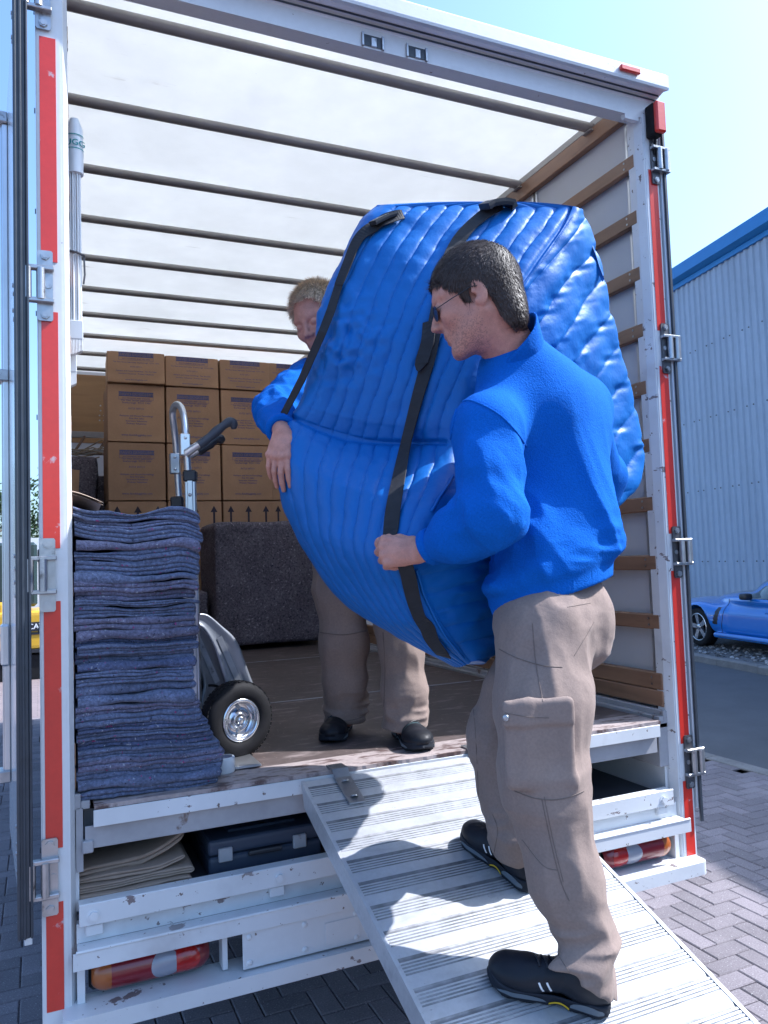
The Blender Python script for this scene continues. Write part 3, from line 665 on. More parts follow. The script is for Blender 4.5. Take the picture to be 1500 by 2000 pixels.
for i in range(14):
    for j in range(12):
        u, v = i/13, j/11; G[i, j] = (.02+.20*u+.03*v, 4.35+.03*math.sin(3*u)+.05*v, 2.08+.56*v+.02*math.sin(5*u))
mb.grid(G); H = G+np.array([0, .006, 0]); mb.grid(H); tag(mb.build('cardboard_sheet', 'carton'), 'bent sheet of brown cardboard leaning at the left wall behind the blankets', 'cardboard sheet')
bed = thing('metal_bed_frame', (.3, 5.3, 2.85), 'grey metal frame lying on the draped things left of the cartons', 'metal frame')
mb = MB(); mb.box((.0, 5.2, 3.02), (.62, 5.235, 3.075), .002); mb.build('frame_rail', 'greypaint', bed)
mb = MB(); mb.box((.0, 5.05, 2.84), (.62, 5.09, 2.885), .002); mb.build('frame_rail', 'greypaint', bed)
for k in range(3): mb = MB(); mb.tube([(.04+.2*k, 5.07, 2.87), (.14+.2*k, 5.22, 3.04)], .012, 8); mb.build('cross_tube', 'rust', bed)
mb = MB(); r = random.Random(8)
M['rope'] = mat('fibrous_rope', (.30, .24, .18), .9, var=(60, .4))
for k in range(7):
    a = Vector((r.uniform(.0, .1), 4.95+r.uniform(-.1, .1), 2.80+r.uniform(-.05, .05))); P = [a]
    for q in range(9): P.append(P[-1]+Vector((r.uniform(.03, .07), r.uniform(-.03, .03), r.uniform(-.02, .035))))
    mb.tube(P, .006, 6)
tag(mb.build('rope', 'rope'), 'tangle of pale rope under the grey metal frame', 'rope')

# ================================================================ pile of folded felt blankets
edge_px = [(985, 386), (1040, 396), (1100, 393), (1150, 388), (1200, 385), (1280, 385), (1350, 381), (1385, 384), (1420, 402), (1460, 422), (1500, 434), (1540, 430)]
NBL = 31; zb0, zb1 = 1.122, 1.985; r = random.Random(11); th = [r.choice((.7, .85, 1, 1, 1.15, 1.35)) for _ in range(NBL)]; sc = (zb1-zb0)/sum(th)
ORD = ['bottom', 'second from the bottom', 'third from the bottom', 'fourth from the bottom', 'fifth from the bottom', 'sixth from the bottom', 'seventh from the bottom', 'eighth from the bottom', 'ninth from the bottom', 'tenth from the bottom', 'eleventh from the bottom', 'twelfth from the bottom', 'thirteenth from the bottom', 'fourteenth from the bottom', 'fifteenth from the bottom', 'sixteenth, the middle one,', 'fifteenth from the top', 'fourteenth from the top', 'thirteenth from the top', 'twelfth from the top', 'eleventh from the top', 'tenth from the top', 'ninth from the top', 'eighth from the top', 'seventh from the top', 'sixth from the top', 'fifth from the top', 'fourth from the top', 'third from the top', 'second from the top', 'topmost']
z = zb0
def pile_wave(x, zz):      # common sag of the pile
    k = (zz-1.12)/.9
    return .012*math.sin(7*x+3*k)*k + .016*vnoise([x*6, zz*2.5, 1.0])+.006*vnoise([x*14, zz*5, 3.0]) + (.028*max(0, (.14-x)/.14)**1.5*(k > .85)) - .022*max(0, (x-.33)/.1)**2*(k > .3)*k
FELTS = ['felt', 'felt', 'felt_b', 'felt_c', 'felt_d']
for i in range(NBL):
    t = th[i]*sc; zc = z+t/2; px_y = 1000+ (1560-1000)*(1-(zc-1.12)/.87)
    xr = np.interp(px_y, [e[0] for e in edge_px], [float(at(e[1], e[0], .07)[0]) for e in edge_px])+r.uniform(-.008, .008)
    xl = .040+r.uniform(-.003, .006); nx = 60; plies = r.choice((2, 2, 3, 1)); Ynoise = r.uniform(-.012, .012); tilt = r.uniform(-.004, .004); seed = r.uniform(0, 90)
    prof = []                                     # closed section in (y, z), unit thickness
    for p in range(plies):
        c0 = -.5+(p+.5)/plies; rr = .5/plies; off = r.uniform(-.004, .006)
        for a in np.linspace(-90, 90, 8): prof.append((off-rr*t*1.0*math.cos(rad(a)), c0+rr*math.sin(rad(a))*.97))
        if p < plies-1: prof.append((.012, c0+rr))
    yb = .50+r.uniform(-.03, .03); prof += [(yb-.05, .5), (yb-.02, .45), (yb, .2), (yb, -.2), (yb-.02, -.45), (yb-.05, -.5)]
    G = []
    for a in range(nx+1):
        u = a/nx; x = xl+(xr-xl)*u; e = 1.0
        round_e = math.sqrt(max(0.0, 1-max(0, (u-.965)/.035)**2))*.75+.25
        dy = .055+Ynoise+.008*float(vnoise([x*7+seed, i*3.1, 0]))+.0025*float(vnoise([x*40+seed, i, 5]))+.02*(1-round_e); row = []
        tk = t*(1.0+.45*float(vnoise([x*9+seed, i*5.3, 7])))*round_e
        for (py, pz) in prof:
            yy = dy+py if py < .1 else py+.06
            zz = zc+pz*tk*1.02+pile_wave(x, zc)+tilt*(x-.2)*10*.1+(.0015*float(vnoise([x*50, py*90+seed, pz*3])))
            row.append((x, yy, zz))
        G.append(row)
    G = np.array(G); mb = MB(); mb.grid(G, closev=True); nn = len(prof)
    mb.add(G[-1], [tuple(range(nn))], 0, False); mb.add(G[0], [tuple(range(nn))], 0, False)
    plw = {1: 'single-fold', 2: 'double-fold', 3: 'triple-fold'}[plies]
    tag(mb.build('folded_blanket', FELTS[r.randrange(5)]), 'blue-grey felt removal blanket with %s edge, %s in the pile' % (plw, ORD[i]), 'blanket', 'folded felt blankets piled at the left rear corner')
    z += t
# pale folded edge on top at the left post
mb = MB(); G = []
for a in range(16):
    u = a/15; row = []
    for b_ in range(10):
        v = b_/9; row.append((.036+.09*u, .07+.35*v, 2.035-.035*u**1.3+.012*math.sin(v*5)))
    G.append(row)
mb.grid(G); mb.grid(np.array(G)-np.array([0, 0, .008])); tag(mb.build('dust_sheet', 'sack'), 'pale folded cloth on top of the blanket pile against the left post', 'dust sheet')

# ================================================================ sack truck (hand truck)
hand = thing('sack_truck', (.53, .55, ZD), 'aluminium sack truck with grey grips and pneumatic tyres behind the blanket pile', 'sack truck')
def A(px, py, Y): return Vector(at(px, py, Y))
# two uprights: near (right in picture) Y .42, far Y .62
YN, YFAR = .40, .60
near_b, near_t = A(383, 1400, YN), A(372, 935, YN); far_t = A(347, 985, YFAR); far_b = A(375, 1400, YFAR)
for (b0, t0, nm) in ((near_b, near_t, 0), (far_b, far_t, 1)):
    mb = MB(); ax = (t0-b0); n_ = ax.normalized(); x = Vector((1, -.35, 0)); x = (x-n_*x.dot(n_)).normalized(); y = n_.cross(x); L = ax.length
    Tm = Matrix(((x.x, y.x, n_.x, b0.x), (x.y, y.y, n_.y, b0.y), (x.z, y.z, n_.z, b0.z), (0, 0, 0, 1)))
    mb.box((-.019, -.014, -.15), (.019, .014, L), .003, T=Tm); mb.box((-.010, -.018, -.15), (.010, -.0135, L), .002, T=Tm); up = mb.build('upright', 'alu', hand)
    mb = MB(); mb.box((-.024, -.021, L-.012), (.024, .018, L+.030), .006, T=Tm); mb.build('end_cap', 'black', up)
    mb = MB()
    for zz in (.08, .2, L-.06, L-.3): mb.lathe(Tm @ Vector((0, -.018, zz)), -y, [(.007, 0), (.006, .003), (0, .004)], 10)
    mb.build('rivet', 'zinc', up)
# loop handle
loop = [A(352, 1000, YFAR), A(347, 930, YFAR), A(343, 860, YFAR-.01), A(338, 820, YFAR-.04), A(338, 800, .54), A(345, 790, .50), A(354, 797, .455), A(360, 820, .42), A(363, 860, YN), A(368, 935, YN), A(370, 990, YN)]
P = catmull(np.array([list(q) for q in loop]), np.linspace(0, len(loop)-1, 60)); mb = MB(); mb.tube(P, .0125, 14); mb.build('loop_handle', 'alu', hand)
mb = MB()
for (px, py, Y) in ((361, 868, YN-.015), (341, 905, YFAR-.015)):
    c = A(px, py, Y); mb.box(c-Vector((.018, .012, .040)), c+Vector((.018, .012, .038)), .003)
    for dz in (-.024, .022): mb.lathe(c+Vector((0, -.012, dz)), (0, -1, 0), [(.006, 0), (.005, .003), (0, .004)], 10)
mb.build('clamp', 'alu', hand)
mb = MB(); a, b = A(364, 885, YN-.02), A(392, 866, YN-.05); mb.tube([a, a.lerp(b, .5), b], [.016, .014, .0135], 12); a2, b2 = A(372, 890, YFAR-.02), A(392, 878, YFAR-.04); mb.tube([a2, b2], .013, 12); mb.build('grip_arm', 'alu', hand)
for (pts, off) in (([(388, 870), (408, 855), (428, 838), (446, 825), (455, 826), (457, 838)], YN-.05), ([(388, 882), (405, 872), (420, 860), (431, 856), (430, 866)], YFAR-.05)):
    Q = catmull(np.array([list(A(px, py, off)) for px, py in pts]), np.linspace(0, len(pts)-1, 26)); mb = MB()
    mb.tube(Q, [.0165+.0015*math.sin(i*.9) if 3 < i < 18 else .0165 for i in range(22)]+[.015, .013, .011, .008], 14); mb.build('grip', 'black' if off > .45 else M.setdefault('grip', mat('grey_rubber_grip', (.05, .055, .07), .55, bump=(90, .2, .001))), hand)
# wheels
wc = A(462, 1413, .33); wc.z = ZD+.134
axis = Vector((-.33, 1.0, 0)).normalized()*-1       # outward of the near wheel: to the camera
def hwheel(c, ax_, nm):
    mb = MB(); R_ = .134
    prof = [(.073, -.030), (.080, -.036), (.098, -.040), (.118, -.036), (.130, -.024), (.1335, -.010), (.134, .0), (.1335, .010), (.130, .024), (.118, .036), (.098, .040), (.080, .036), (.073, .030)]
    mb.lathe(c, ax_, prof, 56)
    x = ax_.orthogonal().normalized(); y = ax_.cross(x)
    for k in range(56):                                        # tread blocks
        t = 2*math.pi*k/56; d = x*math.cos(t)+y*math.sin(t); tt = ax_.cross(d)
        for s2 in (-.018, .0, .018):
            p = c+d*(.1335 if s2 == 0 else .131)+ax_*(s2+.003*(k % 2)); vs = [p+tt*a+ax_*b+d*h for h in (-.002, .0022) for a, b in ((-.005, -.006), (.005, -.006), (.005, .006), (-.005, .006))]
            mb.add(vs, [(4, 5, 6, 7), (0, 1, 5, 4), (1, 2, 6, 5), (2, 3, 7, 6), (3, 0, 4, 7)])
    w = mb.build('wheel', 'rubber', hand)
    mb = MB(); mb.lathe(c, ax_, [(.074, .034), (.070, .038), (.062, .034), (.058, .020), (.056, .012), (.040, .012), (.030, .016), (.026, .024), (.021, .028), (.020, .018), (.014, .018), (.014, .030), (.010, .034), (.0, .035)], 40)
    mb.lathe(c, ax_, [(.074, -.034), (.06, -.03), (.05, -.012), (.02, -.02), (0, -.02)], 30)
    rim = mb.build('rim', 'zinc2', w); mb = MB()
    for k in range(4):
        t = math.pi/4+k*math.pi/2; d = x*math.cos(t)+y*math.sin(t); mb.cyl(c+d*.043+ax_*.012, c+d*.043+ax_*.018, .0065, 6, smooth=False)
    mb.build('nut', 'zinc', rim); return w
M['zinc2'] = mat('bright_zinc_rim', (.62, .64, .68), .18, .9, var=(15, .1), bump=(20, .1, .002))
hwheel(wc, axis, 0)
wc2 = wc - axis*.235; hwheel(wc2, axis, 1)
mb = MB(); mb.cyl(wc-axis*.02, wc2+axis*.02, .009, 12); mb.build('axle', 'zinc', hand)
# wheel brackets (curved side plates)
M['bracket'] = mat('cast_grey_bracket', (.27, .29, .33), .42, .6, var=(12, .1), bump=(60, .1, .001))
for off in (-.035, -.20):
    outer = [(388, 1198), (404, 1201), (430, 1222), (460, 1252), (482, 1310), (500, 1362), (503, 1420)]; inner = [(388, 1222), (400, 1232), (418, 1265), (432, 1310), (441, 1340), (438, 1365), (430, 1400)]
    base = wc-axis*(-off); n0 = axis
    def onpl(px, py):
        d = Vector(ray(px, py)); o = Vector(CAM); c0 = wc+axis*(-.035)
        q = o+d*((c0-o).dot(n0)/d.dot(n0)); return q+axis*(off+.035)
    O = catmull(np.array([list(onpl(*q)) for q in outer]), np.linspace(0, 6, 24)); I = catmull(np.array([list(onpl(*q)) for q in inner]), np.linspace(0, 6, 24))
    G = []
    for o_, i_ in zip(O, I):
        o_, i_ = Vector(o_), Vector(i_); G.append([o_+axis*.010, o_.lerp(i_, .12)+axis*.012, o_.lerp(i_, .2)+axis*.004, o_.lerp(i_, .8)+axis*.004, o_.lerp(i_, .88)+axis*.010, i_+axis*.010, i_-axis*.006, o_-axis*.006])
    mb = MB(); mb.grid(np.array([[list(q) for q in row] for row in G]), closev=True); mb.add([list(q) for q in G[0]], [tuple(range(8))]); mb.add([list(q) for q in G[-1]], [tuple(range(8))])
    br = mb.build('wheel_bracket', 'bracket', hand)
    mb = MB(); c0, c1 = Vector(O[8]).lerp(Vector(I[8]), .45), Vector(O[17]).lerp(Vector(I[17]), .45); d = (c1-c0).normalized(); tt = axis.cross(d).normalized()
    vs = [c0+tt*.011, c1+tt*.011, c1-tt*.011, c0-tt*.011]; mb.add([q+axis*.0062 for q in vs], [(0, 1, 2, 3)]); mb.build('bracket_label', 'zinc', br)
mb = MB(); a = near_b+Vector((0, 0, -.18)); mb.box((.40, .16, ZD+.003), (.62, .34, ZD+.011), .001); mb.build('toe_plate', 'alu', hand)
# tape roll
mb = MB(); c = A(437, 1503, .165); c.z = ZD; mb.lathe(c, (0, 0, 1), [(.026, .0), (.0345, .0), (.0365, .004), (.0365, .046), (.035, .050), (.028, .050)], 30)
tr_ = mb.build('tape_roll', 'tape'); tag(tr_, 'roll of white adhesive tape on the worn deck edge by the blanket pile', 'tape roll')
mb = MB(); mb.lathe(c, (0, 0, 1), [(.0255, .0), (.0275, .05), (.0275, .002)], 30); mb.build('core', 'tapein', tr_)

# ================================================================ locker contents
sheets = []
lab = ['beige dust sheet, flat and lowest in the locker pile', 'beige dust sheet folded in two, second up in the locker', 'beige dust sheet with a rolled end in the middle of the locker pile', 'beige dust sheet with a wavy edge under the topmost one', 'beige dust sheet topmost in the locker, its right end turned up']
zz = .818
for k in range(5):
    t = [.016, .020, .026, .016, .024][k]; mb = MB(); G = []; xr = [.372, .366, .376, .35, .352][k]; pl = [2, 2, 3, 2, 2][k]; sd_ = k*7.3
    prof = []
    for p in range(pl):
        c0 = -.5+(p+.5)/pl; rr = .5/pl
        for a in np.linspace(-90, 90, 6): prof.append((-rr*t*math.cos(rad(a)), c0+rr*math.sin(rad(a))*.9))
        if p < pl-1: prof.append((.02, c0+rr))
    prof += [(.5, .45), (.52, 0), (.5, -.45)]
    for a in range(51):
        u = a/50; x = .046+(xr-.046)*u; e = math.sqrt(max(0, 1-max(0, (u-.95)/.05)**2))*.8+.2; row = []
        lift = (.055*max(0, (u-.55)/.45)**1.6 if k == 4 else .02*max(0, (u-.6)/.4)**2 if k == 3 else 0)
        for (py, pz) in prof:
            row.append((x, .04+.012*k+py+.02*float(vnoise([x*5+sd_, k, 0]))+.004*float(vnoise([x*22+sd_, k, pz*2])), zz+t/2+pz*t*e*(1+.3*float(vnoise([x*8+sd_, 1, k])))+lift+.004*float(vnoise([x*7, k+.5, py*6]))))
        G.append(row)
    G = np.array(G); mb.grid(G, closev=True); mb.add(G[-1], [tuple(range(len(prof)))]); mb.add(G[0], [tuple(range(len(prof)))])
    tag(mb.build('folded_dust_sheet', 'sack'), lab[k], 'dust sheet', 'beige dust sheets folded in the lower locker'); zz += t
# rolled up end of one sheet
case = thing('tool_case', (.60, .22, .815), 'black moulded plastic tool case in the lower locker beside the beige sheets', 'tool case')
M['case'] = mat('blue_black_case', (.030, .045, .075), .45, bump=(140, .2, .001))
mb = MB(); mb.box((.425, .09, .820), (.80, .42, .878), .014, seg=3); mb.build('case_base', 'case', case)
mb = MB(); mb.box((.425, .09, .880), (.80, .42, .930), .014, seg=3); mb.box((.50, .15, .925), (.73, .37, .936), .005); mb.build('case_lid', 'case', case)
for xx in (.455, .70): mb = MB(); mb.box((xx, .079, .862), (xx+.045, .092, .905), .003); mb.build('latch', 'greypaint', case)
mb = MB(); mb.box((.55, .072, .868), (.66, .088, .884), .005, seg=2); mb.build('handle', 'black', case)

# ================================================================ white plastic slats lashed inside the left post
def slat(px0, px1, y0, y1, Y, label, lab_teal):
    e = thing('plastic_slat_bundle', at((px0+px1)/2, y1, Y), label, 'plastic slats')
    a, b = at(px0, y0, Y), at(px1, y0, Y); c = at(px1, y1, Y); w = b[0]-a[0]
    mb = MB(); n = 5
    for k in range(n):
        x0 = a[0]+w*k/n; x1 = a[0]+w*(k+1)/n-.001; zt = a[2]-.01*abs(k-2); zb = c[2]+.006*k+(.003 if k % 2 else 0)
        mb.box((x0, Y-.004*(k % 2), zb), (x1, Y+.03, zt), .0015)
    mb.build('slat', 'film', e)
    mb = MB(); mb.box((a[0]-.003, Y-.008, c[2]+.04), (b[0]+.001, Y+.034, c[2]+.10), .002); mb.build('joiner', M.setdefault('film2', mat('grey_white_joiner', (.55, .58, .62), .3)), e)
    mb = MB()
    for k in range(8):
        xx = a[0]+w*(k+.5)/8; mb.box((xx-.0015, Y-.007, c[2]-.010+.002*k), (xx+.0015, Y+.03, c[2]+.042), .0005)
    mb.build('comb_end', 'film', e)
    if lab_teal:
        mb = MB(); mb.tube([(a[0]+w*.5, Y+.012, a[2]-.17), (a[0]+w*.5, Y+.012, a[2]-.10), (a[0]+w*.5, Y+.012, a[2]-.02), (a[0]+w*.5, Y+.012, a[2]+.012)], [.026, .027, .025, .014], 16); w_ = mb.build('plastic_wrap', 'film', e)
        mb = MB(); vs, fs = text_mesh('UGG', .028); 
        for sx in (0, .0012):
            mb.add([(a[0]+w*.5+v.x+sx, Y+.012-math.sqrt(max(.0001, .0285**2-min(v.x**2, .0006))), a[2]-.085+v.y) for v in vs], fs)
        for dz in (-.095, -.05):
            row = [(a[0]+w*.5+.0278*math.sin(t), Y+.012-.0278*math.cos(t)) for t in np.linspace(-1.4, 1.4, 10)]
            mb.add([(x, y, a[2]+dz) for x, y in row]+[(x, y, a[2]+dz+.003) for x, y in row], [(i, i+1, 11+i, 10+i) for i in range(9)])
        mb.build('printed_wrap', 'teal', w_)
        mb = MB(); q = at(px1, 500, Y); mb.tube([(a[0]-.002, Y-.006, q[2]+.01), (a[0]+w*.6, Y-.012, q[2]+.006), (b[0]+.006, Y-.004, q[2]), (b[0]+.006, Y+.03, q[2])], .004, 6); mb.tube([(b[0]+.006, Y+.0, q[2]), (b[0]+.008, Y, q[2]-.06), (b[0]+.004, Y, q[2]-.09)], .003, 6); mb.build('tie_cord', M['dark_metal'], e)
    return e
slat(134, 157, 235, 688, .15, 'long white plastic slat bundle with teal print, lashed upright inside the left post', True)
slat(128, 147, 520, 752, .20, 'shorter white plastic slat bundle hanging lower behind the printed one', False)
# ================================================================ implicit-surface modelling (numpy) for bodies, clothes, shoes
class SDF:
    def __init__(s): s.ops = []
    def cap(s, a, b, ra, rb=None, k=.02, sub=False): s.ops.append(('c', np.array(a, np.float32), np.array(b, np.float32), ra, ra if rb is None else rb, k, sub)); return s
    def path(s, P, R, k=.02, sub=False):
        for i in range(len(P)-1): s.cap(P[i], P[i+1], R[i], R[i+1], k, sub)
        return s
    def ell(s, c, r, B=None, k=.02, sub=False): s.ops.append(('e', np.array(c, np.float32), np.array(r, np.float32), np.eye(3, dtype=np.float32) if B is None else np.array(B, np.float32), None, k, sub)); return s
    def box(s, c, h, B=None, rnd=.01, k=.01, sub=False): s.ops.append(('b', np.array(c, np.float32), np.array(h, np.float32), np.eye(3, dtype=np.float32) if B is None else np.array(B, np.float32), rnd, k, sub)); return s
    def cut(s, p, n, k=.004): n = np.array(n, np.float32); s.ops.append(('p', np.array(p, np.float32), n/np.linalg.norm(n), None, None, k, True)); return s   # removes the side n points to
    def one(s, o, p):
        t = o[0]
        if t == 'c':
            a, b, ra, rb = o[1], o[2], o[3], o[4]; ba = b-a; L2 = float(ba@ba)+1e-12; q = p-a; h = np.clip((q@ba)/L2, 0, 1)
            d = q-h[:, None]*ba; return np.sqrt(np.einsum('ij,ij->i', d, d))-(ra+(rb-ra)*h)
        if t == 'e':
            q = (p-o[1])@o[3].T; r = o[2]; k0 = np.sqrt(np.einsum('ij,ij->i', q/r, q/r)); k1 = np.sqrt(np.einsum('ij,ij->i', q/(r*r), q/(r*r))); return k0*(k0-1)/np.maximum(k1, 1e-6)
        if t == 'b':
            q = np.abs((p-o[1])@o[3].T)-(o[2]-o[4]); m = np.maximum(q, 0); return np.sqrt(np.einsum('ij,ij->i', m, m))+np.minimum(q.max(1), 0)-o[4]
        if t == 'p': return -((p-o[1])@o[2])
    def ev(s, p):
        d = None
        for o in s.ops:
            di = s.one(o, p); k = o[5]
            if d is None: d = di; continue
            if not o[6]: h = np.maximum(k-np.abs(d-di), 0)/max(k, 1e-6); d = np.minimum(d, di)-h*h*k*.25
            else: di = -di; h = np.maximum(k-np.abs(d-di), 0)/max(k, 1e-6); d = np.maximum(d, di)+h*h*k*.25
        return d
    def bounds(s):
        lo = np.full(3, 1e9); hi = -lo
        for o in s.ops:
            if o[6]: continue
            if o[0] == 'c': r = max(o[3], o[4]); lo = np.minimum(lo, np.minimum(o[1], o[2])-r); hi = np.maximum(hi, np.maximum(o[1], o[2])+r)
            else: r = float(np.linalg.norm(o[2])) if o[0] == 'b' else float(o[2].max()); lo = np.minimum(lo, o[1]-r); hi = np.maximum(hi, o[1]+r)
        return lo-.02, hi+.02
def surface(sdf, vox, disp=None, bounds=None, dmax=.012):
    """sparse surface nets -> verts, quads"""
    lo, hi = sdf.bounds() if bounds is None else bounds; B = 8; step = vox*B
    n = np.ceil((hi-lo)/step).astype(int)+1; gx = [lo[i]+step*np.arange(n[i]) for i in range(3)]
    C = np.stack(np.meshgrid(*gx, indexing='ij'), -1).astype(np.float32); cen = C.reshape(-1, 3)+step/2
    dc = sdf.ev(cen); act = np.abs(dc) < step*.87*1.15+dmax+.01
    D = np.repeat(np.repeat(np.repeat(dc.reshape(n), B, 0), B, 1), B, 2).astype(np.float32)
    idx = np.argwhere(act.reshape(n)); off = np.stack(np.meshgrid(*[np.arange(B)]*3, indexing='ij'), -1).reshape(-1, 3)
    for c0 in range(0, len(idx), 1500):
        I = (idx[c0:c0+1500, None, :]*B+off[None]).reshape(-1, 3); p = (lo+I*vox).astype(np.float32); d = sdf.ev(p)
        if disp is not None: d = d+disp(p)
        D[I[:, 0], I[:, 1], I[:, 2]] = d
    sg = D < 0; a = sg[:-1, :-1, :-1]; cnt = np.zeros(a.shape, np.uint8); sh = [(i, j, k) for i in (0, 1) for j in (0, 1) for k in (0, 1)]; m = D.shape
    sl = lambda o: tuple(slice(o[q], m[q]-1+o[q]) for q in range(3))
    for o in sh: cnt += sg[sl(o)]
    cells = np.argwhere((cnt > 0) & (cnt < 8)); vid = np.full(a.shape, -1, np.int32); vid[cells[:, 0], cells[:, 1], cells[:, 2]] = np.arange(len(cells))
    val = {o: D[cells[:, 0]+o[0], cells[:, 1]+o[1], cells[:, 2]+o[2]] for o in sh}; acc = np.zeros((len(cells), 3)); w = np.zeros(len(cells))
    for o in sh:
        for ax in range(3):
            if o[ax]: continue
            o2 = tuple(1 if q == ax else o[q] for q in range(3)); va, vb = val[o], val[o2]; cr = (va < 0) != (vb < 0)
            t = np.where(cr, va/np.where(np.abs(va-vb) < 1e-9, 1, va-vb), 0); pt = np.tile(np.array(o, float), (len(cells), 1)); pt[:, ax] = t; acc += pt*cr[:, None]; w += cr
    V = lo+(cells+acc/np.maximum(w, 1)[:, None])*vox; F = []
    for ax in range(3):
        u, v = (ax+1) % 3, (ax+2) % 3; s0 = [slice(None)]*3; s1 = [slice(None)]*3; s0[ax] = slice(0, m[ax]-1); s1[ax] = slice(1, m[ax]); A0, A1 = sg[tuple(s0)], sg[tuple(s1)]
        E = np.argwhere(A0 != A1); E = E[(E[:, u] > 0) & (E[:, v] > 0) & (E[:, u] < m[u]-1) & (E[:, v] < m[v]-1)]
        fl = A0[E[:, 0], E[:, 1], E[:, 2]]
        def g(du, dv): q = E.copy(); q[:, u] -= du; q[:, v] -= dv; return vid[q[:, 0], q[:, 1], q[:, 2]]
        Q = np.stack([g(0, 0), g(1, 0), g(1, 1), g(0, 1)], 1); Q[~fl] = Q[~fl][:, ::-1]; F.append(Q)
    return V, np.concatenate(F)
def sdf_obj(name, sdf, vox, m, parent, disp=None, smooth=2, colour=None, keep=None):
    V, F = surface(sdf, vox, disp)
    F = F[(F >= 0).all(1)]
    for _ in range(smooth):                       # light tangential relaxation
        acc = np.zeros_like(V); c = np.zeros(len(V))
        for i in range(4): np.add.at(acc, F[:, i], V[F[:, (i+1) % 4]]+V[F[:, (i+3) % 4]]); np.add.at(c, F[:, i], 2)
        V = V*.5+.5*acc/np.maximum(c, 1)[:, None]
    off = np.array(rootloc(parent)) if parent else 0
    me = bpy.data.meshes.new(name); me.vertices.add(len(V)); me.vertices.foreach_set('co', (V-off).ravel()); me.loops.add(F.size); me.loops.foreach_set('vertex_index', F.ravel().astype(np.int32))
    me.polygons.add(len(F)); me.polygons.foreach_set('loop_start', np.arange(0, F.size, 4, dtype=np.int32)); me.polygons.foreach_set('loop_total', np.full(len(F), 4, np.int32)); me.update(calc_edges=True); me.validate()
    me.polygons.foreach_set('use_smooth', [True]*len(me.polygons))
    for q in (m if isinstance(m, (list, tuple)) else [m]): me.materials.append(M[q] if isinstance(q, str) else q)
    if colour is not None:
        cen = V[F].mean(1); me.polygons.foreach_set('material_index', colour(cen).astype(np.int32))
    o = bpy.data.objects.new(name, me); COL.objects.link(o); o.parent = parent
    return o
def bvh_of(objs):
    vs, fs = [], []
    for o in objs:
        k = len(vs); off = rootloc(o); vs += [v.co+off for v in o.data.vertices]; fs += [[i+k for i in p.vertices] for p in o.data.polygons]
    return BVHTree.FromPolygons(vs, fs)
def hit(bvh, px, py):
    d = Vector(ray(px, py)).normalized(); h = bvh.ray_cast(Vector(CAM), d)
    return (h[0], h[1] if h[1].dot(d) < 0 else -h[1]) if h[0] is not None else (None, None)
def seam(mb, bvh, pts, r, lift=0.0, n=30, mi=0, flat=None):
    Q = catmull(np.array(pts, float), np.linspace(0, len(pts)-1, n)); P = []; N = []
    for q in Q:
        h, nn = hit(bvh, *q)
        if h is None: continue
        if P and (h-P[-1]).length > .12: continue
        P.append(h+nn*lift); N.append(nn)
    if len(P) > 2:
        if flat: mb.band(P, N, flat[0], flat[1], mi)
        else: mb.tube(P, r, 6, mi)
    return P

# ================================================================ the wrapped armchair
TB = [  # left silhouette, corner, right silhouette (photograph pixels) and their depth Y
 ((738, 409), (1118, 411), (1131, 414), -.20, -.50, -.485), ((700, 440), (1092, 452), (1150, 450), -.20, -.52, -.45), ((655, 520), (1042, 520), (1172, 515), -.20, -.54, -.43), ((624, 600), (1000, 585), (1192, 600), -.19, -.55, -.41),
 ((613, 665), (960, 660), (1212, 690), -.18, -.55, -.39), ((603, 725), (920, 740), (1238, 780), -.16, -.54, -.37), ((590, 775), (892, 810), (1256, 865), -.14, -.52, -.36), ((568, 812), (880, 868), (1258, 912), -.13, -.50, -.36),
 ((545, 850), (872, 930), (1246, 950), -.12, -.55, -.37), ((537, 890), (855, 985), (1222, 978), -.10, -.62, -.38), ((545, 945), (828, 1040), (1190, 1010), -.10, -.64, -.39), ((562, 1010), (806, 1095), (1150, 1070), -.10, -.63, -.41),
 ((600, 1085), (822, 1155), (1095, 1140), -.12, -.60, -.43), ((662, 1160), (850, 1210), (1040, 1210), -.17, -.58, -.46), ((760, 1228), (886, 1258), (985, 1262), -.27, -.56, -.5), ((870, 1278), (915, 1288), (945, 1290), -.40, -.54, -.53)]
def crease(s): return math.exp(-((s-7.0)/.55)**2)
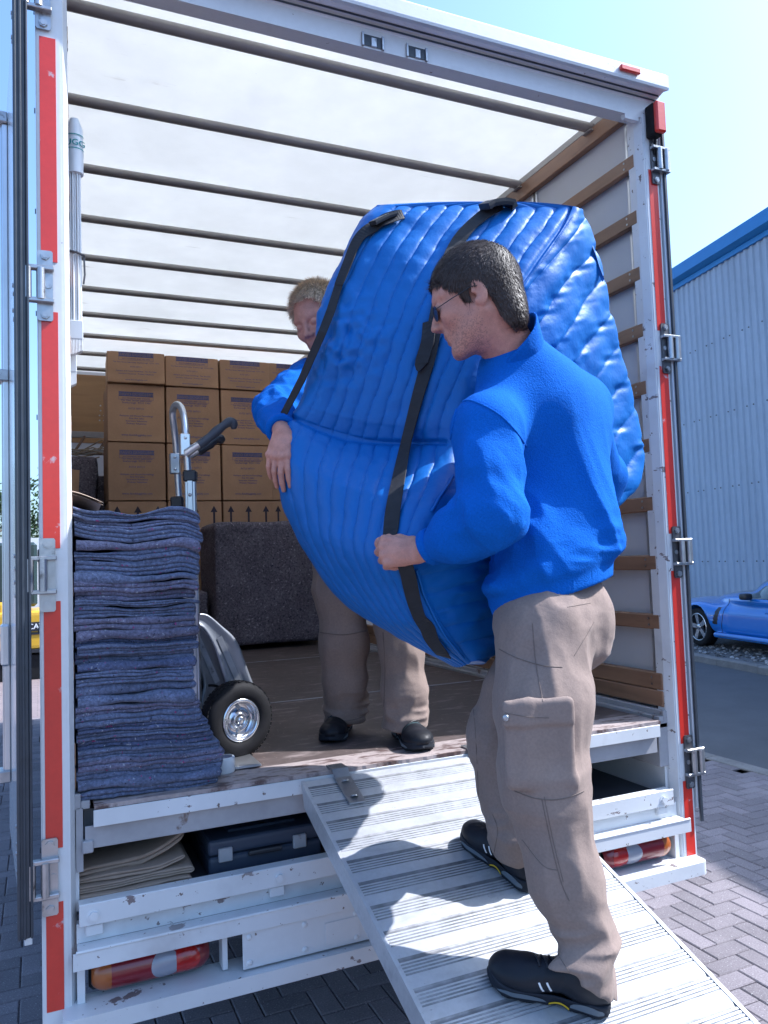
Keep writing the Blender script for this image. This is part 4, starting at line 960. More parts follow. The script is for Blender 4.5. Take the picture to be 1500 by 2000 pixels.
def chair():
    root = thing('wrapped_armchair', (1.2, -.2, 1.45), 'armchair wrapped in shiny blue quilted blankets and black straps, carried between the two men', 'wrapped armchair')
    ns, nf, nsd, nb = 420, 260, 150, 90; T = np.linspace(0, len(TB)-1, ns)
    tab = np.array([[*a, *b, *c, d, e, f] for a, b, c, d, e, f in TB], float); R = catmull(tab, T)
    def pt(px, py, Y): d = FV+RV*((px-750)/FPX)[..., None]-UV*((py-1000)/FPX)[..., None]; return CAM+d*((Y-CAM[1])/d[..., 1])[..., None]
    # front face
    u = np.linspace(0, 1, nf)[None, :]; L = R[:, 0:2]; C = R[:, 2:4]; RR = R[:, 4:6]; yl, yc, yr = R[:, 6:7], R[:, 7:8], R[:, 8:9]
    s_ = T[:, None]
    bow = np.sin(np.pi*u)
    px = L[:, :1]+(C[:, :1]-L[:, :1])*u; py = L[:, 1:]+(C[:, 1:]-L[:, 1:])*u + bow*np.interp(T, [0, 4, 6.5, 7.2, 9, 12, 15], [0, 0, 12, 22, 22, 18, 10])[:, None]
    Y = yl+(yc-yl)*u + np.interp(T, [0, 2, 5, 6.4, 7.0, 7.7, 9, 11, 13, 15], [.0, -.03, -.01, .015, .045, .0, -.055, -.08, -.07, -.02])[:, None]*bow**.6 - .05*(1-np.clip(u/.12, 0, 1))**2*0
    Y += .05*np.clip(1-u/.10, 0, 1)**2                        # left silhouette rolls away
    front = pt(px, py, Y)
    v = np.linspace(0, 1, nsd)[None, :]
    bow2 = np.sin(np.pi*v); px2 = C[:, :1]+(RR[:, :1]-C[:, :1])*v; py2 = C[:, 1:]+(RR[:, 1:]-C[:, 1:])*v; Y2 = yc+(yr-yc)*v**.9 - .055*bow2*np.interp(T, [0, 2, 10, 15], [.2, .9, 1, .4])[:, None]
    side = pt(px2, py2, Y2)
    # back closes behind
    dep = np.interp(T, [0, .6, 2, 6, 8, 11, 13, 15], [.05, .16, .26, .34, .38, .34, .22, .04])[:, None, None]
    w = np.linspace(0, 1, nb)[None, :, None]; A0 = side[:, -1:, :]; B0 = front[:, :1, :]
    dirb = np.array([.42, .90, 0.0]); back = A0+(B0-A0)*w + dirb*dep*(np.sin(np.pi*w)**.55)*.62
    # never reach the man behind: limit depth
    back[..., 1] = np.minimum(back[..., 1], .135)
    G = np.concatenate([front, side[:, 1:], back[:, 1:-1]], 1)
    # round the corner between front and side, roll the top over
    K = np.exp(-np.linspace(-2.2, 2.2, 15)**2); K /= K.sum(); c = nf-1; Gs = G.copy(); pad = np.concatenate([G[:, -7:], G, G[:, :7]], 1)
    Gs = sum(K[i]*pad[:, i:i+G.shape[1]] for i in range(15)); G = Gs
    nu = np.cross(np.roll(G, -1, 1)-np.roll(G, 1, 1), np.gradient(G, axis=0)); nu /= np.linalg.norm(nu, axis=2, keepdims=True)+1e-9
    cen = G.mean((0, 1)); flip = np.sign(((G-cen)*nu).sum(2).mean()); nu *= flip
    # quilting: stitched channels
    ncol = G.shape[1]; U = np.zeros((ns, ncol)); 
    qf = np.clip(np.linspace(0, 1, nf), 0, 1)*np.ones((ns, 1)); wig = .16*vnoise(np.stack([qf*3, T[:, None]*.55*np.ones_like(qf), qf*0], -1))+.05*vnoise(np.stack([qf*9, T[:, None]*3*np.ones_like(qf), qf*0+4], -1))
    U[:, :nf] = qf*11.0 + wig*1.3
    A = np.clip((T-7.6)/1.6, 0, 1)[:, None]*np.ones((1, nsd-1)); A = A*A*(3-2*A)
    up = ((px2[:, 1:]-880)*.80+(py2[:, 1:]-430)*.62)/52.0; lowc = (py2[:, 1:]*.96+px2[:, 1:]*.22)/36.0
    U[:, nf:nf+nsd-1] = up+.12*vnoise(np.stack([px2[:, 1:]/90, py2[:, 1:]/70, py2[:, 1:]*0], -1)); Ul = lowc+.1*vnoise(np.stack([px2[:, 1:]/50, py2[:, 1:]/50, py2[:, 1:]*0], -1))
    U[:, nf+nsd-1:] = np.linspace(0, 12, ncol-nf-nsd+1)[None, :]
    puff = lambda q, e=.34: np.abs(np.sin(np.pi*q))**e
    H = puff(U, .30)*.80; sd_ = slice(nf, nf+nsd-1); H[:, sd_] = puff(U[:, sd_], .45)*.78*(1-A)+puff(Ul, .45)*A*.55
    near = np.exp(-(np.abs(U-np.round(U))/.22)**2)            # gathers along the stitching
    vv = T[:, None]*np.ones((1, ncol)); gat = vnoise(np.stack([U*1.2, vv*9, U*0+2], -1))+.6*vnoise(np.stack([U*3, vv*19, U*0+9], -1)); side_k = np.zeros((1, ncol)); side_k[:, sd_] = 1
    gat2 = vnoise(np.stack([U*1.1, (py_all := np.concatenate([py, py2[:, 1:], np.zeros((ns, nb-2))], 1))/11, U*0], -1))
    mess = np.exp(-(((np.concatenate([px, px2[:, 1:], np.zeros((ns, nb-2))+9999], 1)-668)/75)**2+((py_all-668)/85)**2))
    h = .0135*H + near*(.0010*gat*(1-side_k) + .0062*side_k*gat2) + mess*(.016*vnoise(G*22)+.010*vnoise(G*48)) + .008*vnoise(G*6)+.004*vnoise(G*13)+.0018*vnoise(G*30)
    cr = np.exp(-((T[:, None]-7.05-.10*np.sin(6*U/12))/.11)**2); msk = np.zeros((1, ncol)); msk[:, :nf] = 1
    h = h*(1-.7*cr*msk)-.006*cr*msk
    edge = np.exp(-((np.arange(ncol)-(nf-1))/4.0)**2)[None, :]; h = h*(1-edge)+edge*np.where(T[:, None] < 3.4, .004, .012)
    G = G+nu*h[..., None]
    mb = MB(); mb.grid(G, closev=True)
    n0 = len(mb.v)
    # caps, domed
    for row, dz in ((0, .02), (ns-1, -.004)):
        ring = G[row]; c = ring.mean(0); lay = []
        for t in np.linspace(1, 0, 14)[1:]:
            lay.append(c+(ring-c)*t+np.array([0, 0, dz*(1-t*t)]))
        mb.grid(np.array([ring]+lay), closev=True)
    o = mb.build('quilted_wrap', 'nylon', root)
    return root, o
arm_root, wrap = chair()
bv = bvh_of([wrap])
mb = MB(); seam(mb, bv, [(1118, 424), (1075, 488), (1030, 545), (1003, 585)], .0022, .001, 40); seam(mb, bv, [(812, 1112), (835, 1180), (868, 1240), (905, 1285)], .004, .003, 30)
seam(mb, bv, [(800, 1118), (822, 1185), (856, 1243)], .003, .003, 30); seam(mb, bv, [(842, 1000), (868, 958), (885, 930)], .004, .003, 20)
mb.build('piping', 'nylon', arm_root)
# folded flap at the top right corner
mb = MB(); G = []
for a in np.linspace(0, 1, 16):
    p = Vector(at(1127+ (1178-1127)*a, 410+(540-410)*a**1.15, -.47)); row = []
    for b_ in np.linspace(0, 1, 6): row.append(p+Vector((.030*math.sin(b_*2.2)-.02*b_, .02*b_, .012*math.sin(b_*3.1)-.03*b_))*(1.0-.6*a)+Vector((0, .0, .002*math.sin(a*20))))
    G.append([list(q) for q in row])
mb.grid(np.array(G)); mb.grid(np.array(G)+np.array([.004, .004, -.004])); mb.build('corner_flap', 'nylon', arm_root)

def strap(name, pts_on, free, w, label, par=arm_root):
    """webbing: first part follows the wrap (pixels), then a free straight run (world points)"""
    P, N = [], []
    if pts_on:
        Q = catmull(np.array(pts_on, float), np.linspace(0, len(pts_on)-1, 36))
        for q in Q:
            h, nn = hit(bv, *q)
            if h is None: continue
            if P and (h-P[-1]).length > .15: continue
            P.append(h+nn*.011); N.append(nn)
        for _ in range(4): P = [P[0]]+[P[i]*.5+(P[i-1]+P[i+1])*.25+N[i]*.0008 for i in range(1, len(P)-1)]+[P[-1]]; N = [N[0]]+[(N[i]+N[i-1]+N[i+1]).normalized() for i in range(1, len(P)-1)]+[N[-1]]
    for q, nn in (free or []): P.append(Vector(q)); N.append(Vector(nn))
    mb = MB(); ww = [w]*len(P) if not isinstance(w, (list, tuple)) else list(np.interp(np.linspace(0, 1, len(P)), np.linspace(0, 1, len(w)), w)); mb.band(P, N, ww, .0035)
    return mb.build(name, 'strap', par)
cam_n = Vector((-.42, -.9, 0))
w1 = Vector(at(537, 838, -.055))
strap('strap', [(785, 422), (745, 440), (706, 468), (682, 520), (664, 562)], [(at(646, 607, -.25), (-.5, -.8, .1)), (at(630, 648, -.245), (-.6, -.75, .1)), (at(590, 740, -.17), (-.7, -.6, 0)), (at(556, 805, -.10), (-.8, -.5, 0)), (w1, (-.8, -.5, 0))], [.030, .052, .046, .040, .034, .030, .026], '')
strap('strap', [(975, 402), (945, 425), (912, 455), (880, 495), (862, 560), (850, 640), (835, 720), (815, 800), (795, 880), (778, 960), (766, 1020), (764, 1062)], None, [.042]*6, '')
strap('strap', [(790, 1085), (800, 1130), (815, 1180), (840, 1235), (872, 1276)], None, [.040]*4, '')
mb = MB(); Q = []; N = []
for q in catmull(np.array([(843, 632), (838, 668), (826, 712), (828, 722)], float), np.linspace(0, 3, 12)):
    h, nn = hit(bv, *q); Q.append(h+nn*.010); N.append(nn)
mb.band([q+n*.006 for q, n in zip(Q, N)], N, .040, .006); mb.build('strap_tail', 'strap', arm_root)
mb = MB(); h, nn = hit(bv, 975, 412)
P = [Vector(at(946, 404, -.43)), Vector(at(958, 397, -.43)), Vector(at(980, 394, -.43)), Vector(at(998, 397, -.43)), Vector(at(1004, 408, -.43))]
mb.band(P, Vector((0, -.3, 1)), .050, .020); b_ = mb.build('buckle', 'black', arm_root)
mb = MB(); P = [Vector(at(770, 418, -.27)), Vector(at(756, 422, -.27)), Vector(at(735, 432, -.27)), Vector(at(728, 436, -.27))]; mb.band(P, Vector((-.3, -.3, 1)), .04, .014); mb.build('buckle', 'black', arm_root)
# ================================================================ people
def V3(*a): return np.array(a, float)
def nrm(v): v = np.array(v, float); return v/np.linalg.norm(v)
def rotv(v, ax, a):
    ax = nrm(ax); v = np.array(v, float); return v*math.cos(a)+np.cross(ax, v)*math.sin(a)+ax*(ax@v)*(1-math.cos(a))
def add_hand(s, W, d, n, t, curl, spread=0.0, thumb=(.55, .75, .15), tcurl=(10, 20), sc=1.0):
    """W wrist, d finger direction, n way the palm faces, t thumb side"""
    d = nrm(d); n = nrm(n-d*(n@d)); t = nrm(t-d*(t@d)-n*(t@n))
    offs = (.029, .010, -.010, -.028); kn = (.088, .091, .086, .078); ph = ((.043, .026, .021), (.047, .030, .022), (.043, .028, .022), (.034, .021, .019)); rr = (.0098, .0100, .0096, .0086)
    cw = [W+d*.012*sc+t*(o*.55)*sc for o in offs]; tips = []
    for i in range(4):
        k = W+d*kn[i]*sc+t*offs[i]*sc-n*(.003 if i in (1, 2) else 0)*sc
        s.cap(cw[i], k, .0145*sc, .0112*sc, .009)
        s.ell(k-n*.0035*sc, V3(.0118, .0118, .0118)*sc, k=.005)
    for i in range(4):
        k = W+d*kn[i]*sc+t*offs[i]*sc; a = 0; p = k; dd = nrm(d+t*spread*(1.5-i)*.1); r = rr[i]*sc
        for j in range(3):
            a += curl[i][j] if isinstance(curl[0], (tuple, list)) else curl[j]
            dj = nrm(rotv(dd, np.cross(dd, n), rad(a))); q = p+dj*ph[i][j]*sc
            s.cap(p, q, r*(1-.08*j), r*(1-.08*(j+1)), .004); p = q
        tips.append(p)
    th = W+d*.022*sc+t*.026*sc+n*.006*sc; dt = nrm(d*thumb[0]+t*thumb[1]+n*thumb[2]); s.cap(W+d*.008*sc+t*.012*sc, th, .016*sc, .0145*sc, .016)
    p = th; L = (.040, .031, .026); R_ = (.0135, .0115, .0105, .009)
    axis_ = np.cross(dt, nrm(d*.9+n*.2))
    for j in range(3):
        dj = rotv(dt, axis_, rad(sum(tcurl[:j]))) if j else dt; q = p+dj*L[j]*sc; s.cap(p, q, R_[j]*sc, R_[j+1]*sc, .006); p = q
    s.ell(W+d*.05*sc, V3(.036, .036, .036)*sc*.6, k=.02)
    return tips
class Head:
    def __init__(h, c, f, up, sc=1.0):
        h.c = np.array(c, float); h.f = nrm(f); u = np.array(up, float); h.u = nrm(u-h.f*(u@h.f)); h.l = np.cross(h.u, h.f); h.s = sc; h.B = np.array([h.f, h.l, h.u])
    def P(h, f, l, u): return h.c+(h.f*f+h.l*l+h.u*u)*h.s
    def loc(h, p): return ((p-h.c)@h.B.T)/h.s
    def skin(h, s):
        k = h.s; P = h.P; r = lambda *a: V3(*a)*k
        s.ell(P(-.018, 0, .045), r(.098, .077, .088), h.B, .02)
        s.ell(P(.030, 0, .000), r(.066, .061, .088), h.B, .03)
        s.ell(P(.020, 0, -.050), r(.062, .050, .050), h.B, .03)
        for q in (-1, 1):
            s.cap(P(-.006, q*.056, -.040), P(.058, q*.022, -.094), .020*k, .017*k, .03)
            s.cap(P(.080, q*.012, .030), P(.066, q*.050, .030), .012*k, .009*k, .014)
            s.ell(P(.064, q*.043, -.018), r(.022, .020, .020), h.B, .02)
        s.cap(P(.072, -.010, -.100), P(.072, .010, -.100), .017*k, .017*k, .02)
        for q in (-1, 1): s.ell(P(.094, q*.031, .008), r(.015, .019, .011), h.B, .012, sub=True)
        for q in (-1, 1): s.ell(P(.080, q*.031, .007), r(.0135, .0155, .0115), h.B, .002)
        s.cap(P(.088, 0, .018), P(.107, 0, -.022), .0070*k, .0095*k, .010)
        s.ell(P(.107, 0, -.026), r(.0115, .0115, .009), h.B, .006)
        for q in (-1, 1): s.ell(P(.098, q*.0115, -.029), r(.011, .008, .0075), h.B, .005)
        s.cap(P(.086, -.018, -.0555), P(.086, .018, -.0555), .0070*k, .0070*k, .010); s.cap(P(.084, -.015, -.069), P(.084, .015, -.069), .0070*k, .0070*k, .010)
        s.cap(P(.095, -.022, -.0625), P(.095, .022, -.0625), .0030*k, .0035*k, .006, sub=True)
        for q in (-1, 1):
            B2 = np.array([nrm(h.f*.95+h.u*.2), nrm(h.l*q+h.f*-.35), nrm(np.cross(h.f, h.l))]); 
            s.ell(P(-.014, q*.081, -.004), r(.0185, .0075, .032), h.B, .004); s.ell(P(-.010, q*.078, -.022), r(.012, .008, .014), h.B, .006)
            s.ell(P(-.009, q*.0885, .000), r(.0105, .0055, .020), h.B, .004, sub=True); s.ell(P(.000, q*.083, -.010), r(.006, .006, .007), h.B, .003, sub=True)
        return s
    def neck(h, s, base, r0=.056, r1=.064):
        a = h.P(-.040, 0, -.030); s.cap(a, base, r0*h.s, r1, .035); s.cap(h.P(.01, 0, -.075), (np.array(base)*.6+a*.4), .035*h.s, r1*.7, .04)
        return s
    def hair(h, s, line, thick=.010):
        k = h.s; s.ell(h.P(-.018, 0, .045), (V3(.098, .077, .088)+thick)*k, h.B, .02); s.ell(h.P(-.040, 0, .0), (V3(.070, .066, .085)+thick*.7)*k, h.B, .03); s.ell(h.P(-.062, 0, -.045), (V3(.045, .052, .050)+thick*.4)*k, h.B, .03); s.ell(h.P(-.060, 0, -.072), (V3(.034, .043, .034)+thick*.3)*k, h.B, .03)
        return s
def hair_obj(h, line, m, parent, thick, nst, length, seed, up=.15, flow=(-.2, 0, -1), name='hair'):
    s = SDF(); h.hair(s, line, thick); fx, uz = [q[0] for q in line], [q[1] for q in line]
    def disp(p):
        q = h.loc(p); lim = np.interp(q[:, 0], fx, uz)+.004*vnoise(q*60); return vnoise(q*np.array([60, 60, 25]))*.0006*h.s
    old = s.ev
    def ev(p):
        d = old(p); q = h.loc(p); lim = np.interp(q[:, 0], fx, uz)+.005*vnoise(q*70); return np.maximum(d, (lim-q[:, 2])*h.s*.75)
    s.ev = ev
    V, F = surface(s, .0035, disp); F = F[(F >= 0).all(1)]
    mb = MB(); mb.add(V, [tuple(int(i) for i in f) for f in F], 0, True)
    r = np.random.RandomState(seed); fi = r.randint(0, len(F), nst*2); tri = V[F[fi]]; w = r.dirichlet((1, 1, 1, 1), len(fi)); P = (tri*w[:, :, None]).sum(1)
    N = np.cross(tri[:, 1]-tri[:, 0], tri[:, 2]-tri[:, 0]); N /= np.linalg.norm(N, axis=1, keepdims=True)+1e-12; q = h.loc(P); c = h.loc(P)-np.array([-.02, 0, .03]); out = (c/np.linalg.norm(c, axis=1, keepdims=True))@h.B; N *= np.sign((N*out).sum(1))[:, None]
    keep = (N*out).sum(1) > .35; P, N, q, out = P[keep][:nst], N[keep][:nst], q[keep][:nst], out[keep][:nst]
    crown = np.array([-.075, 0, .105]); rc_ = q-crown; rc_[:, 2] *= .8; fl = rc_/np.linalg.norm(rc_, axis=1, keepdims=True); down = np.array(flow, float); low = np.clip((.07-q[:, 2])/.05, 0, 1)[:, None]; fl = fl*(1-low*.75)+down*low*.75
    fl = fl@h.B; T = fl-N*(fl*N).sum(1)[:, None]; T /= np.linalg.norm(T, axis=1, keepdims=True)+1e-9
    fr = np.clip((q[:, 0]-.045)/.04, 0, 1)[:, None]*np.clip((q[:, 2]-.06)/.03, 0, 1)[:, None]
    T = T+N*(up+fr*up*1.5)+r.randn(len(P), 3)*(.10 if up < .3 else .25); T /= np.linalg.norm(T, axis=1, keepdims=True); L = (length*(.6+.8*r.rand(len(P))))[:, None]; sidev = np.cross(T, N); sidev /= np.linalg.norm(sidev, axis=1, keepdims=True)+1e-9; wd = (.0006+.0005*r.rand(len(P)))[:, None]
    a, b, c1, c2, tip = P-sidev*wd-N*.001, P+sidev*wd-N*.001, P+T*L*.55-sidev*wd*.7+N*.001, P+T*L*.55+sidev*wd*.7+N*.001, P+T*L-N*L*.12
    n0 = len(V); vs = np.stack([a, b, c2, c1, tip], 1).reshape(-1, 3); fs = []
    for i in range(len(P)): k = 5*i; fs += [(k, k+1, k+2, k+3), (k+3, k+2, k+4)]
    mb.add(vs, fs, 0, False)
    me = bpy.data.meshes.new(name); off = np.array(rootloc(parent)); me.from_pydata([tuple(v) for v in (np.array(mb.v)-off)], [], mb.f); me.polygons.foreach_set('use_smooth', mb.sm); me.materials.append(M[m]); o = bpy.data.objects.new(name, me); COL.objects.link(o); o.parent = parent
    return o
def eyes(h, parent, look=(.2, 0, -.3)):
    for q in (-1, 1):
        mb = MB(); c = h.P(.0795, q*.031, .007); b = bmesh.new(); bmesh.ops.create_uvsphere(b, u_segments=16, v_segments=10, radius=.0118*h.s)
        mb.bm(b, 0, True, Matrix.Translation(c)); g = nrm(h.f+h.u*look[2]+h.l*look[1]); mb.lathe(c+g*.0098*h.s, g, [(.0058*h.s, 0), (.004*h.s, .0018*h.s), (0, .0024*h.s)], 14, 1); mb.build('eye', ['eye', 'iris'], parent)
def folds(seed, amp, stretch, sc=1.0):
    """soft cloth folds: ridged anisotropic noise, p scaled by stretch"""
    st = np.array(stretch, np.float32)
    def f(p):
        a = vnoise(p*st, seed); b = vnoise(p*st*2.3+7, seed+3); return -amp*((1-np.abs(a)*2)*.7+(1-np.abs(b)*2)*.28-.35)
    return f
def shoe(parent, heel, toe, zsole, up, L=None, green=False, pitch=0, name='shoe', sc=1.0):
    """heel, toe points on the ground; up = ground normal"""
    heel, toe = np.array(heel, float), np.array(toe, float); u = nrm(up); f = nrm(toe-heel); f = nrm(f-u*(f@u)); l = np.cross(u, f); B = np.array([f, l, u]); Ls = np.linalg.norm(toe-heel)/.30; o = heel
    P = lambda a, b, c: o+(f*a+l*b)*Ls+u*c*sc; R_ = lambda a, b, c: V3(a*Ls, b*Ls, c*sc)
    s = SDF(); s.ell(P(.232, 0, .040), R_(.066, .050, .036), B, .02); s.cap(P(.19, .0, .045), P(.10, 0, .072), .040*sc, .036*sc, .03); s.ell(P(.055, 0, .048), R_(.058, .037, .042), B, .03)
    s.cap(P(.072, 0, .075), P(.060, 0, .112), .036*sc, .038*sc, .03); s.cut(P(0, 0, .018), -u); s.cut(P(.0, 0, .125), u)
    def disp(p):
        q = (p-o)@B.T; return -.0012*np.clip(np.sin(q[:, 0]*170)*2-1.2, 0, 1)*(q[:, 0] > .12*Ls)*(q[:, 0] < .19*Ls)+.0008*vnoise(q*60)
    col = None
    if green:
        def col(c):
            q = (c-o)@B.T/Ls; return ((q[:, 2] > .045) & (q[:, 0] < .20) & (vnoise(q*13) > -.25)).astype(int)
    up_ = sdf_obj(name, s, .003, ['shoe', 'shoegreen'], parent, disp, 1, col)
    # sole from outline
    out = []
    for a, w in ((0.0, .004), (.006, .026), (.03, .038), (.08, .036), (.13, .035), (.18, .045), (.23, .053), (.265, .046), (.288, .028), (.297, .006)): out.append((a, w))
    A_ = np.array([(a, w) for a, w in out]+[(a, -w) for a, w in out[::-1]]); n = len(A_); dens = catmull(np.vstack([A_, A_[:1]]), np.linspace(0, n, 70)[:-1]); mb = MB(); lay = []
    for z, gk in ((0.0, .93), (.004, 1.0), (.012, 1.01), (.018, .97), (.026, 1.0), (.030, .985), (.030, .9)):
        ring = []
        for i, (a, w) in enumerate(dens):
            tr = .0035*((i % 4) < 2)*(z < .012); sp = .012*max(0, (a-.24)/.06)**2; ring.append(P(.15+(a-.15)*gk-0*tr, w*gk-np.sign(w)*tr, z+sp+(.004 if z < .01 and .10 < a < .14 else 0)+(.006 if a < .05 and z > .02 else 0)))
        lay.append(ring)
    mb.grid(np.array(lay), closev=True); mb.add([list(q) for q in lay[0]], [tuple(range(len(dens)))]); sl = mb.build('sole', 'sole', up_)
    mb = MB()
    for sg in (-1, 1):
        for (a0, a1) in ((.015, .095), (.15, .27)):
            row0, row1 = [], []
            for a in np.linspace(a0, a1, 14):
                w = np.interp(a, [q[0] for q in out], [q[1] for q in out])*1.0+.0025; row0.append(P(a, sg*w, .014)); row1.append(P(a, sg*w*.99, .014+.012*math.sin((a-a0)/(a1-a0)*math.pi)**.5+(.006 if a < .1 else 0)))
            mb.grid(np.array([row0, row1]), 0)
        row = [P(a, sg*(.0385), .006+.010*math.sin((a-.095)/.05*math.pi)) for a in np.linspace(.096, .144, 8)]; row2 = [q+u*.0045 for q in row]; mb.grid(np.array([row, row2]), 1)
    mb.build('sole_insert', ['solegrey', 'yellow' if not green else 'solegrey'], up_)
    bvh = bvh_of([up_]); mb = MB()
    def onshoe(a, b, c=.2):
        st_ = Vector(P(a, b, c)); h = bvh.ray_cast(st_, Vector(-u)); return (Vector(P(a, b, .06)) if h[0] is None else h[0]+Vector(u)*.0015)
    for i in range(5):
        a = .105+.018*i; mb.tube([onshoe(a, -.020), onshoe(a+.004, 0)+Vector(u)*.002, onshoe(a+.002, .020)], .0022, 6)
        mb.tube([onshoe(a, .018), onshoe(a+.010, 0)+Vector(u)*.003, onshoe(a+.018, -.018)], .0022, 6)
    c = onshoe(.100, 0); c = c+Vector(u)*.004
    for sg in (-1, 1): mb.tube([c, c+Vector(l)*.012*sg+Vector(u)*.006, c+Vector(l)*.024*sg-Vector(f)*.002, c+Vector(l)*.016*sg-Vector(f)*.008, c], .002, 6); mb.tube([c, c+Vector(l)*.02*sg+Vector(f)*.012, c+Vector(l)*.028*sg+Vector(f)*.03-Vector(u)*.008], .0018, 6)
    mb.build('lace', 'black', up_)
    if not green:
        mb = MB()
        for sg in (-1, 1):
            for k in range(2):
                q = []
                for t in np.linspace(0, 1, 7):
                    a = .175-.018*k-.014*t; st_ = Vector(P(a, sg*.12, .062-.022*t+.004*k)); h = bvh.ray_cast(st_, Vector(-l*sg))
                    if h[0]: q.append(h[0]+Vector(l*sg)*.001)
                if len(q) > 2: mb.band(q, Vector(l*sg), .0045, .001)
        mb.build('shoe_flash', 'film', up_)
    return up_

# ---------------------------------------------------------------- man on the ramp
RN = V3(0, -rs_, rc)                                              # ramp normal
def onramp(px, py): d = ray(px, py); P0 = V3(.709, -.02, 1.104); return CAM+d*((P0-CAM)@RN)/(d@RN)
man = thing('person', (1.08, -.70, .85), 'dark haired man in sunglasses walking up the ramp, gripping the black strap of the armchair', 'person')
HM = Head(at(926, 592, -.735), (-.82, .53, -.30), (-.30, .20, 1), 1.08)
Tc = at(1035, 800, -.72); nb_ = at(1003, 712, -.72)
LS = at(950, 838, -.80); RS = at(1128, 800, -.62)
LE = at(962, 1005, -.86); LW = at(822, 1078, -.685)
RE = at(1172, 930, -.44); RW = at(1150, 1000, -.40)
PEL = at(1078, 1205, -.72); LH = PEL+V3(-.075, -.06, -.03); RH = PEL+V3(.06, .075, -.03)
LK = at(1062, 1520, -.86); LA = at(1132, 1890, -.925); RK = at(972, 1435, -.50); RA_ = at(1003, 1655, -.555)
s = SDF(); HM.skin(s); HM.neck(s, nb_)
s.cap(nb_, Tc+V3(0, 0, -.1), .055, .07, .05); s.cap(Tc+V3(.02, 0, -.08), PEL+V3(0, 0, .1), .075, .08, .04); s.cap(LS, RS, .03, .03, .03)
s.path([LS, LE, LW], [.032, .032, .027], .02); s.path([RS, RE, RW], [.035, .032, .027], .02); s.path([PEL, LH, LK, LA], [.08, .065, .045, .028], .03); s.path([PEL, RH, RK, RA_], [.08, .065, .045, .028], .03)
hd = nrm(at(764, 1078, -.640)-LW)
add_hand(s, LW, hd, V3(.25, 1, -.25), V3(-.25, .1, 1), ((58, 85, 55), (64, 88, 55), (68, 88, 55), (72, 85, 55)), thumb=(.85, .35, .45), tcurl=(15, 30), sc=1.08)
add_hand(s, RW, V3(-.3, .4, -.5), V3(-.6, .4, .1), V3(.2, .2, 1), (30, 40, 20))
def stub(h):
    def f(c):
        q = h.loc(c); pr_ = np.clip((-.030-q[:, 2])/.03, 0, 1)*np.clip((q[:, 0]+.005)/.02, 0, 1)*np.clip((q[:, 2]+.135)/.02, 0, 1)*(np.abs(q[:, 1]) < .08)
        return (np.random.RandomState(1).rand(len(c)) < pr_*.4).astype(int)
    return f
body = sdf_obj('body', s, .0035, ['skin', 'stubble'], man, lambda p: .0009*vnoise(p*90)+.0012*vnoise(p*35), 1, stub(HM))
# hair, ear-high hairline
LINE = [(-.14, -.098), (-.060, -.098), (-.042, -.062), (-.032, .000), (-.014, .030), (.004, .020), (.012, -.020), (.022, -.028), (.032, .022), (.048, .034), (.066, .060), (.080, .074), (.12, .070)]
hair_obj(HM, LINE, 'hairdark', man, .008, 26000, .022, 1, up=.07)
hd_ = bpy.data.objects
gl = MB(); k = HM.s
for q in (-1, 1):
    ring = []
    for t in np.linspace(0, 2*math.pi, 22): ring.append(HM.P(.103-.012*abs(q*.033+.021*math.cos(t)*1.0)/.05, q*.033+.0235*math.cos(t), -.002+.0165*math.sin(t)))
    gl.tube(ring, .0011, 6, 0, cap=False); gl.grid(np.array([[HM.P(.104-.014*abs(q*.033)/.05, q*.033, -.002)]*22, ring]), 1)
    gl.tube([HM.P(.094, q*.056, .001), HM.P(.05, q*.078, .004), HM.P(-.002, q*.084, .012), HM.P(-.022, q*.083, .006), HM.P(-.045, q*.078, -.010)], .0013, 6, 0)
gl.tube([HM.P(.102, -.011, .002), HM.P(.108, 0, .006), HM.P(.102, .011, .002)], .0012, 6, 0)
gl.build('sunglasses', ['black', 'glass'], man)
# sweatshirt
s = SDF(); q = Tc
s.ell(at(1058, 850, -.70), V3(.185, .135, .20), k=.06); s.ell(at(1082, 1000, -.70), V3(.168, .145, .20), k=.08); s.ell(PEL+V3(0, 0, .13), V3(.170, .145, .20), k=.08); s.ell(PEL+V3(-.005, 0, .03), V3(.172, .150, .22), k=.06); s.ell(at(1040, 770, -.71), V3(.15, .105, .11), k=.06)
s.ell(at(1120, 850, -.66), V3(.105, .11, .17), k=.06); s.cap(LS+V3(.03, .02, -.0), RS, .075, .078, .07); s.cap(nb_+V3(.02, 0, -.02), LS+V3(.02, .01, .0), .07, .066, .06); s.cap(nb_+V3(.02, 0, -.02), RS, .07, .07, .06)
s.cap(nb_, Tc+V3(.01, 0, .02), .072, .11, .06)
s.path([LS, (LS+LE)/2+V3(0, -.004, 0), LE], [.072, .067, .060], .06); s.path([LE, (LE+LW)/2+V3(.0, -.004, -.006), LW+(LE-LW)*.12], [.060, .057, .044], .05)
s.path([RS, RE, RW], [.075, .070, .05], .05)
HA, HB_, HC = at(950, 1224, -.80), at(1192, 1122, -.66), at(1075, 1184, -.865); HN = np.cross(HB_-HA, HC-HA); HN = HN/np.linalg.norm(HN); HN = -HN if HN[2] > 0 else HN
s.cut(HA, HN)
s.cut(LW+(LE-LW)*.10, nrm(LW-LE))
_f = folds(4, .030, (6.0, 6.0, 1.9)); fo = lambda p: _f(p+np.stack([p[:, 2]*.35, p[:, 2]*0, p[:, 2]*0], 1)); fo2 = folds(9, .012, (7, 7, 17))
fe = folds(12, .017, (13, 13, 9))
